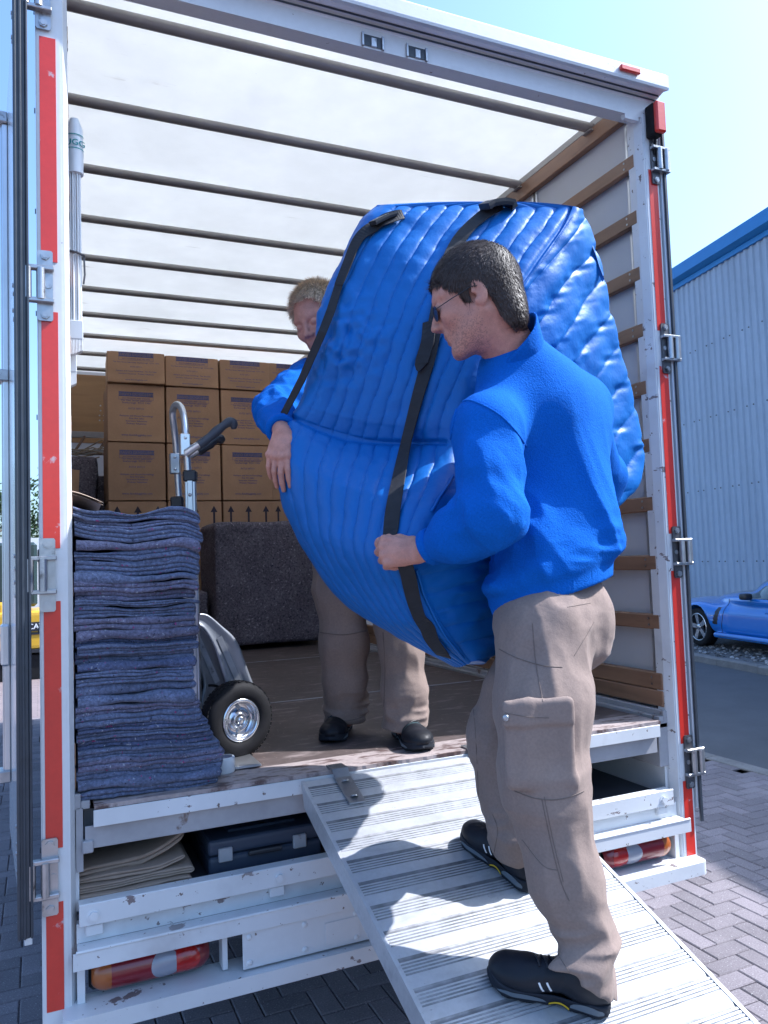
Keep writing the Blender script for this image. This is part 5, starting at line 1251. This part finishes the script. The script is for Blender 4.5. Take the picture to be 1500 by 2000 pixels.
def disp(p):
    el = np.exp(-((p-LE)**2).sum(1)/.018); hh = -((p-HA)@HN); up_ = np.clip((2.26-p[:, 2])/.35, .12, 1)
    wa = np.exp(-((hh-.11)/.06)**2); ang = np.arctan2(p[:, 1]+.71, p[:, 0]-1.16); band = 1/(1+np.exp((hh-.055)/.004))
    return fo(p)*up_*(1-band) + fe(p)*el + fo2(p)*wa - .007*np.exp(-((hh-.085)/.028)**2) + band*(.010+.0012*np.sin(ang*140))
sw = sdf_obj('sweatshirt', s, .0045, 'fleece', man, disp, 2)
bs = bvh_of([sw])
# collar stand
s3 = SDF(); ax = nrm(HM.P(-.05, 0, -.055)-nb_); c0 = nb_+ax*.000; c1 = nb_+ax*.17
s3.cap(c0-ax*.01, c1, .090, .086, .01); s3.cap(c0-ax*.05, c1+ax*.05, .078, .079, .002, sub=True)
s3.cut(nb_+ax*.060, ax+V3(-.85, .42, 0)*.85); s3.cut(c0-ax*.02, -ax)
sdf_obj('collar', s3, .003, 'fleece', sw, folds(3, .003, (12, 12, 8)), 2)
mb = MB()
seam(mb, bs, [(893, 792), (912, 782), (940, 790), (975, 810), (1005, 840), (1028, 872)], .0030, .0005, 30)
seam(mb, bs, [(893, 792), (885, 830), (880, 860)], .0030, .0005, 16)
seam(mb, bs, [(930, 700), (905, 740), (893, 790)], .0026, .0005, 16)
mb.build('seam', 'fleece', sw)
mb = MB(); c = LW+(LE-LW)*.10; d = nrm(LE-LW); mb.lathe(c-d*.002, d, [(.036, .0), (.046, .0), (.048, .006), (.048, .022), (.044, .026)], 30); mb.build('cuff', 'fleece', sw)
# trousers
s = SDF(); s.ell(PEL+V3(0, 0, .02), V3(.158, .13, .12), k=.04); s.ell(PEL+V3(.055, -.01, -.045), V3(.105, .105, .10), k=.05)
s.path([LH, (LH+LK)/2+V3(.0, -.005, 0), LK], [.118, .112, .100], .04); s.path([LK, (LK+LA)/2+V3(.008, 0, 0), LA+V3(0, 0, .03), LA+V3(-.012, .0, -.07)], [.098, .086, .080, .085], .03)
s.path([RH, (RH+RK)/2, RK], [.112, .094, .084], .04); s.path([RK, (RK+RA_)/2, RA_+V3(0, .0, .06), RA_+V3(.0, -.02, .03)], [.084, .078, .070, .070], .03)
pk = at(1055, 1455, -.938); s.box(pk, V3(.078, .009, .098), np.array([nrm((.93, -.38, 0)), nrm((.38, .93, 0)), (0, 0, 1)]), .012, .006); fp = at(1051, 1392, -.945); s.box(fp, V3(.080, .009, .030), np.array([nrm((.93, -.38, 0)), nrm((.38, .93, 0)), (0, 0, 1)]), .010, .003)
def hem_cut(s, A, B, side, r):
    n = nrm(np.cross(B-A, side)); n = n if n[2] > 0 else -n; c = (A+B)/2-n*.09; x = nrm(B-A); s.box(c, V3(r, r, .09), np.array([x, np.cross(n, x), n]), .002, .002, sub=True)
hem_cut(s, at(1045, 1872, -.96), at(1194, 1918, -.93), V3(.35, 1, .25), .19)
ft = folds(21, .017, (9, 9, 4.5)); fh = folds(31, .030, (6, 6, 14)); fk = folds(41, .022, (7, 7, 12))
def dt(p):
    a = np.exp(-((p[:, 2]-(LA[2]+.06))/.075)**2)*np.exp(-(((p-LA)[:, :2])**2).sum(1)/.03); b = np.exp(-((p[:, 2]-(RA_[2]+.06))/.06)**2)*np.exp(-(((p-RA_)[:, :2])**2).sum(1)/.02)
    kn = np.exp(-(((p-LK)**2).sum(1))/.012)+np.exp(-(((p-RK)**2).sum(1))/.012); se = np.exp(-(((p-PEL-V3(0, 0, -.10))**2).sum(1))/.02)
    return ft(p)*.7+fh(p)*(a+b)*1.2+fk(p)*(kn*.7+se*1.1)
tr = sdf_obj('trousers', s, .0045, 'trouser', man, dt, 2)
bt = bvh_of([tr]); mb = MB()
seam(mb, bt, [(1040, 1218), (1046, 1290), (1060, 1370)], .0010, .0003, 24); seam(mb, bt, [(1058, 1560), (1075, 1640), (1095, 1720), (1112, 1760)], .0010, .0003, 24); seam(mb, bt, [(1063, 1556), (1080, 1640), (1100, 1722)], .0008, .0003, 24)
seam(mb, bt, [(975, 1268), (1010, 1285), (1060, 1300), (1098, 1303)], .0012, .0004, 24); seam(mb, bt, [(1108, 1186), (1130, 1182), (1153, 1178)], .0008, .0003, 30); seam(mb, bt, [(1160, 1215), (1140, 1250), (1122, 1280)], .0010, .0003, 24)
seam(mb, bt, [(1005, 1545), (1050, 1560), (1100, 1560), (1140, 1545)], .0013, .0004, 24); seam(mb, bt, [(1020, 1640), (1060, 1690), (1090, 1700)], .0008, .0003, 20); seam(mb, bt, [(920, 1350), (928, 1420), (935, 1560)], .0009, .0003, 20); seam(mb, bt, [(962, 1590), (972, 1620), (968, 1650), (962, 1680)], .0010, .0003, 20)
seam(mb, bt, [(986, 1392), (1030, 1400), (1072, 1402)], .0008, .0004, 24); seam(mb, bt, [(1080, 1850), (1100, 1880), (1120, 1912)], .0008, .0003, 24)
mb.build('seam', 'stitch', tr)
h, n_ = hit(bt, 988, 1402); mb = MB()
if h: mb.lathe(h, n_, [(.0075, .0), (.0075, .003), (.004, .0045), (0, .004)], 14); mb.build('stud', 'zinc', tr)
shoe(man, onramp(1190, 1975), onramp(948, 1905)+V3(0, 0, 0), 0, RN, sc=.95)
shoe(man, onramp(1040, 1742), onramp(905, 1630), 0, RN, sc=.95)

# ---------------------------------------------------------------- man inside the lorry
man2 = thing('person', (1.1, .38, ZD), 'fair haired man on the lorry deck looking down from behind the wrapped armchair', 'person')
H2 = Head(at(626, 630, .26), (-.80, -.56, -.42), (-.34, -.02, 1), 1.06)
LS2 = at(755, 745, .33); RS2 = at(604, 742, .30); T2 = (LS2+RS2)/2; RE2 = at(537, 803, .13); RW2 = at(551, 845, -.125); PEL2 = V3(1.10, .42, 1.93)
LE2 = LS2+V3(.05, .02, -.28); LW2 = LE2+V3(.06, -.16, .03)
nb2 = T2+V3(-.02, -.02, .07)
RK2, RA2 = at(672, 1255, .43), at(676, 1400, .50); LK2, LA2 = at(785, 1275, .27), at(792, 1420, .25); RH2, LH2 = PEL2+V3(-.09, .02, -.06), PEL2+V3(.09, -.02, -.06)
s = SDF(); H2.skin(s); H2.neck(s, nb2); s.cap(nb2, T2+V3(0, 0, -.1), .06, .10, .05); s.cap(T2+V3(0, 0, -.1), PEL2+V3(0, 0, .1), .11, .11, .06); s.cap(LS2, RS2, .045, .045, .05)
s.path([RS2, RE2, RW2], [.045, .038, .028], .02); s.path([LS2, LE2, LW2], [.045, .038, .028], .02); s.path([PEL2, LH2, LK2, LA2], [.10, .07, .05, .04], .03); s.path([PEL2, RH2, RK2, RA2], [.10, .07, .05, .04], .03)
add_hand(s, RW2, at(541, 905, -.165)-RW2, V3(.55, .75, -.1), at(580, 872, -.16)-RW2, ((12, 22, 14), (16, 26, 16), (20, 28, 16), (24, 30, 18)), spread=.6, thumb=(.75, .62, .15), tcurl=(-8, 18), sc=1.04)
add_hand(s, LW2, V3(.3, -.6, .1), V3(-.4, -.5, 0), V3(0, 0, 1), (30, 40, 20))
sdf_obj('body', s, .0035, 'skin', man2, lambda p: .0007*vnoise(p*90), 1)
eyes(H2, man2)
mb = MB()
for q in (-1, 1):
    for i in range(26):
        t = i/25; p = H2.P(.088-.020*t, q*(.014+.036*t), .030+.006*math.sin(t*3)); mb.tube([p, p+H2.l*q*.006*H2.s+H2.u*.003+H2.f*.002], [.0013, .0005], 5)
mb.build('eyebrow', 'hairfair', man2)
LINE2 = [(-.14, -.07), (-.05, -.06), (-.03, .0), (-.014, .03), (.006, .02), (.016, .0), (.03, .045), (.05, .085), (.07, .096), (.12, .10)]
hair_obj(H2, LINE2, 'hairfair', man2, .004, 15000, .032, 5, up=.8)
s = SDF(); s.ell((T2*.65+PEL2*.35), V3(.19, .13, .26), k=.06); s.ell((T2*.3+PEL2*.7), V3(.17, .135, .24), k=.08); s.cap(nb2, T2, .075, .11, .06); s.cap(LS2, RS2, .075, .075, .05)
s.path([RS2, (RS2+RE2)/2, RE2], [.076, .072, .066], .04); s.path([RE2, (RE2*.5+RW2*.5), RW2*.9+RE2*.1], [.066, .060, .047], .04); s.path([LS2, LE2, LW2], [.08, .07, .05], .04)
s.cut(PEL2+V3(0, 0, .06), V3(0, 0, -1)); s.cut(RW2*.88+RE2*.12, nrm(RW2-RE2))
f2 = folds(55, .014, (11, 11, 9)); fe2 = folds(61, .016, (17, 17, 14))
sw2 = sdf_obj('sweatshirt', s, .0045, 'fleece', man2, lambda p: f2(p)+fe2(p)*np.exp(-((p-RE2)**2).sum(1)/.02), 2)
mb = MB(); c = RW2*.88+RE2*.12; d = nrm(RE2-RW2); mb.lathe(c-d*.002, d, [(.034, .0), (.046, .0), (.050, .006), (.050, .020), (.046, .026)], 30); mb.build('cuff', 'fleece', sw2)
s3 = SDF(); ax = nrm(H2.P(-.05, 0, -.055)-nb2); s3.cap(nb2-ax*.01, nb2+ax*.06, .083, .078, .01); s3.cap(nb2-ax*.05, nb2+ax*.1, .070, .070, .002, sub=True); s3.cut(nb2+ax*.055, ax); sdf_obj('collar', s3, .004, 'fleece', sw2, None, 2)
s = SDF(); s.ell(PEL2, V3(.165, .125, .14), k=.04); s.path([RH2, (RH2+RK2)/2, RK2], [.105, .095, .088], .04); s.path([RK2, (RK2+RA2)/2, RA2+V3(0, 0, -.03)], [.090, .084, .086], .03); s.path([LH2, (LH2+LK2)/2, LK2], [.105, .092, .082], .04); s.path([LK2, (LK2+LA2)/2, LA2+V3(0, 0, -.02)], [.084, .082, .084], .03)
s.cut(V3(0, 0, ZD+.055), V3(0, 0, -1))
f3 = folds(71, .016, (9, 9, 5)); f4 = folds(81, .030, (6, 6, 16))
def dt2(p):
    a = np.exp(-((p[:, 2]-(RA2[2]+.05))/.07)**2)*np.exp(-(((p-RA2)[:, :2])**2).sum(1)/.03); b = np.exp(-((p[:, 2]-(LA2[2]+.06))/.075)**2)*np.exp(-(((p-LA2)[:, :2])**2).sum(1)/.02)
    return f3(p)*.7+f4(p)*(a+b)*1.2
tr2 = sdf_obj('trousers', s, .0045, 'trouser', man2, dt2, 2)
bt2 = bvh_of([tr2]); mb = MB(); seam(mb, bt2, [(625, 1235), (670, 1240), (715, 1232)], .002, .0003, 20); seam(mb, bt2, [(748, 1235), (752, 1300), (750, 1380)], .0018, .0003, 24); seam(mb, bt2, [(640, 1400), (676, 1408), (708, 1400)], .0014, .0003, 20); mb.build('seam', 'stitch', tr2)
def ondk(px, py): d = ray(px, py); return CAM+d*((ZD+.001-CAM[2])/d[2])
shoe(man2, V3(1.085, .60, ZD+.001), V3(.925, .335, ZD+.001), 0, (0, 0, 1), green=True, sc=.95)
shoe(man2, V3(1.225, .36, ZD+.001), V3(1.165, .035, ZD+.001), 0, (0, 0, 1), green=True, sc=.95)
# ================================================================ blue coupe by the shed
M['carpaint'] = mat('blue_car_paint', (.006, .17, .55), .25, spec=.5, coat=1.0)
M['carglass'] = mat('tinted_car_glass', (.03, .05, .05), .06, coat=.5)
car = thing('parked_car', (10.45, 6.9, .12), 'bright blue coupe with five-spoke wheels parked on gravel beside the pale shed', 'car')
CF = Vector((DIRB.x, DIRB.y, 0)); CL = Vector((-CF.y, CF.x, 0)); CW = Vector((10.34, 7.84, .11))        # centre of the near front wheel on the ground
def cp(x, y, z): return np.array(CW + CF*x - CL*(y) + Vector((0, 0, z)))                 # x forward of the front axle, y away from the near side
CB = np.array([list(CF), list(-CL), (0, 0, 1)])
s = SDF()
s.box(cp(-1.32, .80, .47), V3(2.10, .72, .26), CB, .16, .1); s.box(cp(.10, .80, .50), V3(.80, .74, .20), CB, .14, .12)
s.ell(cp(.30, .80, .66), V3(.95, .66, .15), CB, .12); s.ell(cp(-1.45, .80, .82), V3(1.55, .70, .17), CB, .12)
for y in (.10, 1.50): s.ell(cp(.0, y, .50), V3(.52, .16, .27), CB, .08); s.ell(cp(-2.70, y, .54), V3(.56, .17, .29), CB, .08)
s.ell(cp(-2.02, .80, .84), V3(1.28, .66, .49), CB, .06); s.box(cp(-1.35, .04, .24), V3(.90, .05, .045), CB, .03, .03)
for x in (0, -2.70):
    for y in (-.25, 1.85): s.cap(cp(x, y, .335), cp(x, y+(.35 if y < 0 else -.35), .335), .372, .372, .01, sub=True)
s.cut(cp(0, 0, .17), (0, 0, -1))
body_ = sdf_obj('body', s, .016, ['carpaint', 'carglass', 'black'], car, None, 3, None)
def ccol(c):
    q = (c-np.array(CW))@CB.T; x, y, z = q[:, 0], q[:, 1], q[:, 2]
    g = (z > .865) & (z < 1.19) & (x < -.98-(z-.865)*1.25) & (x > -3.0+(z-.865)*1.2) & (np.abs(y-.8) > .50); w = (z > .88) & (z < 1.20) & (np.abs(y-.8) <= .40) & (x > -1.9)
    v = (np.abs(x+.53+(.62-z)*-.25) < .045) & (z > .42) & (z < .70) & (y < .1)
    return np.where(v, 2, np.where(g | w, 1, 0))
me = body_.data; cen = np.array([list(p.center) for p in me.polygons])+np.array(rootloc(body_)); me.polygons.foreach_set('material_index', ccol(cen).astype(np.int32))
for (x, yo) in ((0, .02), (-2.70, .02), (0, 1.58), (-2.7, 1.58)):
    c = Vector(cp(x, yo+(.11 if yo < .5 else -.11), .335)); ax = CL if yo < .5 else -CL; ax = Vector(ax)
    mb = MB(); mb.lathe(c, ax, [(.235, -.10), (.29, -.11), (.325, -.09), (.333, -.05), (.333, .05), (.325, .09), (.29, .108), (.235, .10)], 48); w = mb.build('wheel', 'rubber', car)
    mb = MB(); mb.lathe(c, ax, [(.236, .100), (.228, .106), (.222, .09), (.215, .02), (.19, .0), (.0, .0)], 40, 1); mb.lathe(c, ax, [(.238, .100), (.230, .108), (.222, .100)], 40, 0)
    x_ = Vector((0, 0, 1)); y_ = ax.cross(x_)
    for k in range(5):
        t = 2*math.pi*k/5+.2; d = x_*math.cos(t)+y_*math.sin(t); tt = ax.cross(d)
        vs = [c+d*.03-tt*.030+ax*.085, c+d*.03+tt*.030+ax*.085, c+d*.225+tt*.045+ax*.092, c+d*.225-tt*.045+ax*.092]; vs += [q-ax*.045 for q in vs]
        mb.add(vs, [(0, 1, 2, 3), (0, 1, 5, 4), (1, 2, 6, 5), (2, 3, 7, 6), (3, 0, 4, 7)], 0)
        mb.cyl(c+d*.045+tt*.0+ax*.09, c+d*.045+ax*.096, .008, 6, mi=1)
    mb.lathe(c, ax, [(.055, .075), (.05, .09), (.03, .096), (0, .097)], 20, 0); mb.build('rim', ['zinc2', 'black'], w)
mb = MB(); pts = []
for sg in (1,):
    mb.box((-.10, -.09, -.055), (.07, .06, .050), .045, T=Matrix.Translation(cp(-1.26, .05, .905)) @ Matrix(((CF.x, -CL.x, 0, 0), (CF.y, -CL.y, 0, 0), (0, 0, 1, 0), (0, 0, 0, 1))), seg=3)
mb.build('door_mirror', 'black', car)
mb = MB()
for z in (.49, .565): mb.tube([cp(-.56, -.055, z), cp(-.47, -.055, z)], .006, 6)
mb.build('vent_fin', 'zinc2', car)
bc = bvh_of([body_]); mb = MB()
def oncar(x, z):
    h = bc.ray_cast(Vector(cp(x, -1.2, z)), Vector(-CL)); return None if h[0] is None else h[0]+Vector(CL)*.002
for path in ([(-.66, .84), (-.66, .60), (-.62, .40), (-.60, .28)], [(-.62, .235), (-1.2, .225), (-2.0, .225)], [(-1.0, .862), (-1.5, .868), (-2.0, .872)]):
    Q = [oncar(*q) for q in catmull(np.array(path), np.linspace(0, len(path)-1, 24))]; Q = [q for q in Q if q is not None]
    if len(Q) > 2: mb.tube(Q, .004, 5)
mb.build('panel_gap', 'black', car)
mb = MB(); Q = [oncar(*q) for q in ((-1.62, .66), (-1.72, .665), (-1.82, .66))]; Q = [q for q in Q if q is not None]
if len(Q) > 1: mb.tube(Q, .014, 8)
mb.build('door_handle', 'carpaint', car)
mb = MB(); q = (CW + CF*-.45 - CL*.25); mb.tube([cp(-.82, .30, .88), cp(-.90, .38, .90), cp(-1.0, .5, .92)], .008, 6); mb.build('wiper', 'black', car)

# ================================================================ vehicles and trees beyond the left door
van = thing('parked_van', (-.4, 15.5, 0), 'plain white van parked beyond the yellow digger, seen past the left door', 'van')
M['vanwhite'] = mat('white_van_paint', (.72, .74, .76), .25, coat=.6)
M['yellowpaint'] = mat('yellow_machine_paint', (.62, .36, .03), .35, var=(4, .1), coat=.3)
mb = MB(); prof = [(-2.6, .5), (-2.6, 2.35), (-2.45, 2.45), (.9, 2.48), (1.3, 2.35), (1.95, 1.45), (2.5, 1.2), (2.6, .5)]
vs0 = [(x+.6, z) for x, z in prof]; mb.prism(vs0, 14.6, 16.5, 'y'); mb.build('body', 'vanwhite', van)
mb = MB(); mb.prism([(1.75, 1.50), (2.42, 1.48), (1.93, 2.2), (1.78, 2.2)], 14.585, 14.6, 'y'); mb.prism([(.4, 1.5), (1.6, 1.5), (1.6, 2.2), (.4, 2.2)], 14.585, 14.6, 'y'); mb.build('window', 'carglass', van)
for x in (-1.3, 2.2): mb = MB(); mb.lathe((x, 14.58, .34), (0, 1, 0), [(0, 0), (.2, 0), (.33, .02), (.34, .1), (.33, .22)], 28); mb.build('wheel', 'rubber', van)
mb = MB(); mb.box((-.10, 14.35, 1.95), (.10, 14.5, 2.25), .04); mb.build('door_mirror', 'black', van)
dig = thing('mini_excavator', (-.3, 12.6, 0), 'yellow machine body with dark rubber track, standing before the white van', 'excavator')
mb = MB(); mb.box((-1.3, 12.0, .48), (.75, 13.3, 1.14), .08, seg=3); mb.box((-1.2, 12.05, 1.1), (-.6, 13.2, 1.3), .05, seg=2); mb.build('engine_cover', 'yellowpaint', dig)
mb = MB(); mb.box((-1.28, 11.985, .74), (.73, 11.999, .78)); mb.box((-1.2, 11.99, .44), (.7, 12.6, .50)); mb.build('trim_strip', 'black', dig)
mb = MB(); mb.box((-.35, 11.975, .80), (.15, 11.992, .95), .003); F = frame3((-.13, 11.972, .835), (1, 0, 0), (0, 0, 1)); put_text(mb, 'CAT', .13, F, 1, .006); mb.build('maker_plate', ['black', 'film'], dig)
mb = MB()
for z0, z1 in ((.0, .40),):
    n = 28; out = []
    for t in np.linspace(0, 2*math.pi, n, endpoint=False): out.append((-.25+1.0*np.sign(math.cos(t))*abs(math.cos(t))**.6, .20+.20*math.sin(t)))
    mb.prism(out, 12.05, 12.4, 'y'); mb.prism(out, 13.0, 13.35, 'y')
mb.build('track', 'rubber', dig)
mb = MB(); mb.box((-.9, 12.2, 1.2), (-.1, 13.1, 2.3), .05); mb.build('cab', 'carglass', dig)
mb = MB(); mb.tube([(.5, 12.6, 1.0), (1.4, 12.6, 2.2), (2.6, 12.6, 1.6), (2.8, 12.6, .6)], [.12, .12, .09, .06], 10); mb.build('digger_arm', 'yellowpaint', dig)

M['leaf'] = mat('tree_leaf', (.055, .10, .035), .6, island=.45, trans=.25); M['bark'] = mat('tree_bark', (.10, .075, .055), .9, var=(12, .3), bump=(30, .6, .01))
def tree(x, y, h, w, seed, label):
    e = thing('tree', (x, y, 0), label, 'tree', 'trees beyond the white van'); r = random.Random(seed); mb = MB(); mb.tube([(x, y, 0), (x+.1, y, h*.3), (x-.05, y+.1, h*.6), (x, y, h*.85)], [.16, .13, .08, .03], 8); tips = []
    for k in range(16):
        a = r.uniform(0, 6.28); z = h*r.uniform(.28, .85); L = w*r.uniform(.5, 1)*(1.1-z/h*.6); p = Vector((x+L*math.cos(a), y+L*math.sin(a), z+L*.5)); mb.tube([(x, y, z), ((x+p.x)/2, (y+p.y)/2, z+L*.15), p], [.05, .03, .012], 5); tips.append(p)
    mb.build('trunk', 'bark', e); mb = MB()
    for p in tips+[Vector((x, y, h*.9))]:
        for c in range(7):
            q = p+Vector((r.gauss(0, w*.22), r.gauss(0, w*.22), r.gauss(0, w*.2)))
            for l_ in range(34):
                o = q+Vector((r.gauss(0, .20), r.gauss(0, .20), r.gauss(0, .16))); s1 = r.uniform(.04, .09); n1 = Vector((r.gauss(0, 1), r.gauss(0, 1), r.gauss(.6, .7))).normalized(); u1 = n1.orthogonal().normalized()*s1; v1 = n1.cross(u1)*.55
                mb.add([o-u1, o-v1, o+u1, o+v1], [(0, 1, 2, 3)])
    mb.build('crown', 'leaf', e)
for i, (x, y, h, w, lb) in enumerate(((-1.4, 24, 4.6, 1.5, 'leftmost of the bushy green trees behind the white van'), (.9, 25, 5.2, 1.7, 'green tree just right of the leftmost one behind the white van'), (3.6, 26, 5.0, 1.7, 'third of the green trees behind the white van, hidden by the lorry'), (-4.3, 26, 5.6, 1.9, 'tall green tree furthest out to the left beyond the van'))): tree(x, y, h, w, 40+i, lb)
# ================================================================ every countable small piece becomes a part of its own
def split_pieces(o, near):
    me = o.data; n = len(me.vertices); par = list(range(n))
    def find(a):
        while par[a] != a: par[a] = par[par[a]]; a = par[a]
        return a
    for e in me.edges:
        a, b = find(e.vertices[0]), find(e.vertices[1])
        if a != b: par[a] = b
    grp = {}
    for i in range(n): grp.setdefault(find(i), []).append(i)
    isl = [(np.array([me.vertices[i].co[:] for i in g]), g) for g in grp.values()]; boxes = [(v.min(0), v.max(0)) for v, _ in isl]; lab = list(range(len(isl)))
    for i in range(len(isl)):
        for j in range(i):
            gap = np.maximum(np.maximum(boxes[i][0]-boxes[j][1], boxes[j][0]-boxes[i][1]), 0)
            if np.linalg.norm(gap) < near:
                a, b = lab[i], lab[j]; lab = [b if q == a else q for q in lab]
    if len(set(lab)) < 2: return
    owner = {}
    for k, (_, g) in enumerate(isl):
        for i in g: owner[i] = lab[k]
    for L in sorted(set(lab)):
        polys = [p for p in me.polygons if owner[p.vertices[0]] == L]; ids = sorted({i for p in polys for i in p.vertices}); mp = {i: k for k, i in enumerate(ids)}
        m2 = bpy.data.meshes.new(me.name); m2.from_pydata([me.vertices[i].co[:] for i in ids], [], [[mp[i] for i in p.vertices] for p in polys])
        m2.polygons.foreach_set('material_index', [p.material_index for p in polys]); m2.polygons.foreach_set('use_smooth', [p.use_smooth for p in polys])
        for q in me.materials: m2.materials.append(q)
        c = o.copy(); c.data = m2; COL.objects.link(c)
    bpy.data.objects.remove(o)
SPLIT = {'corner_bracket': .002, 'locker_side': .01, 'plate_rivet': .003, 'lip_bracket': .003, 'bar_bracket': .01, 'lip_bolt': .004, 'clamp': .01, 'bolt': .004, 'rivet': .004, 'nut': .003, 'lining_screw': .003, 'deck_joint': .01, 'gutter_seal': .004, 'window': .01,
         'floor_rail': .001, 'grip_arm': .004, 'track': .05, 'vent_fin': .004, 'piping': .02, 'seam': .008, 'sole_insert': .004, 'shoe_flash': .003, 'chassis': .001, 'locker_back': .001, 'bulkhead_lining': .01, 'deck': .001}
for o in [q for q in list(S.objects) if q.type == 'MESH' and q.parent is not None and q.name.split('.')[0] in SPLIT and not q.children]:
    split_pieces(o, SPLIT[o.name.split('.')[0]])
for o in S.objects:
    if o.name.split('.')[0] in ('slat_screw', 'fixing_screw'): o['kind'] = 'stuff'
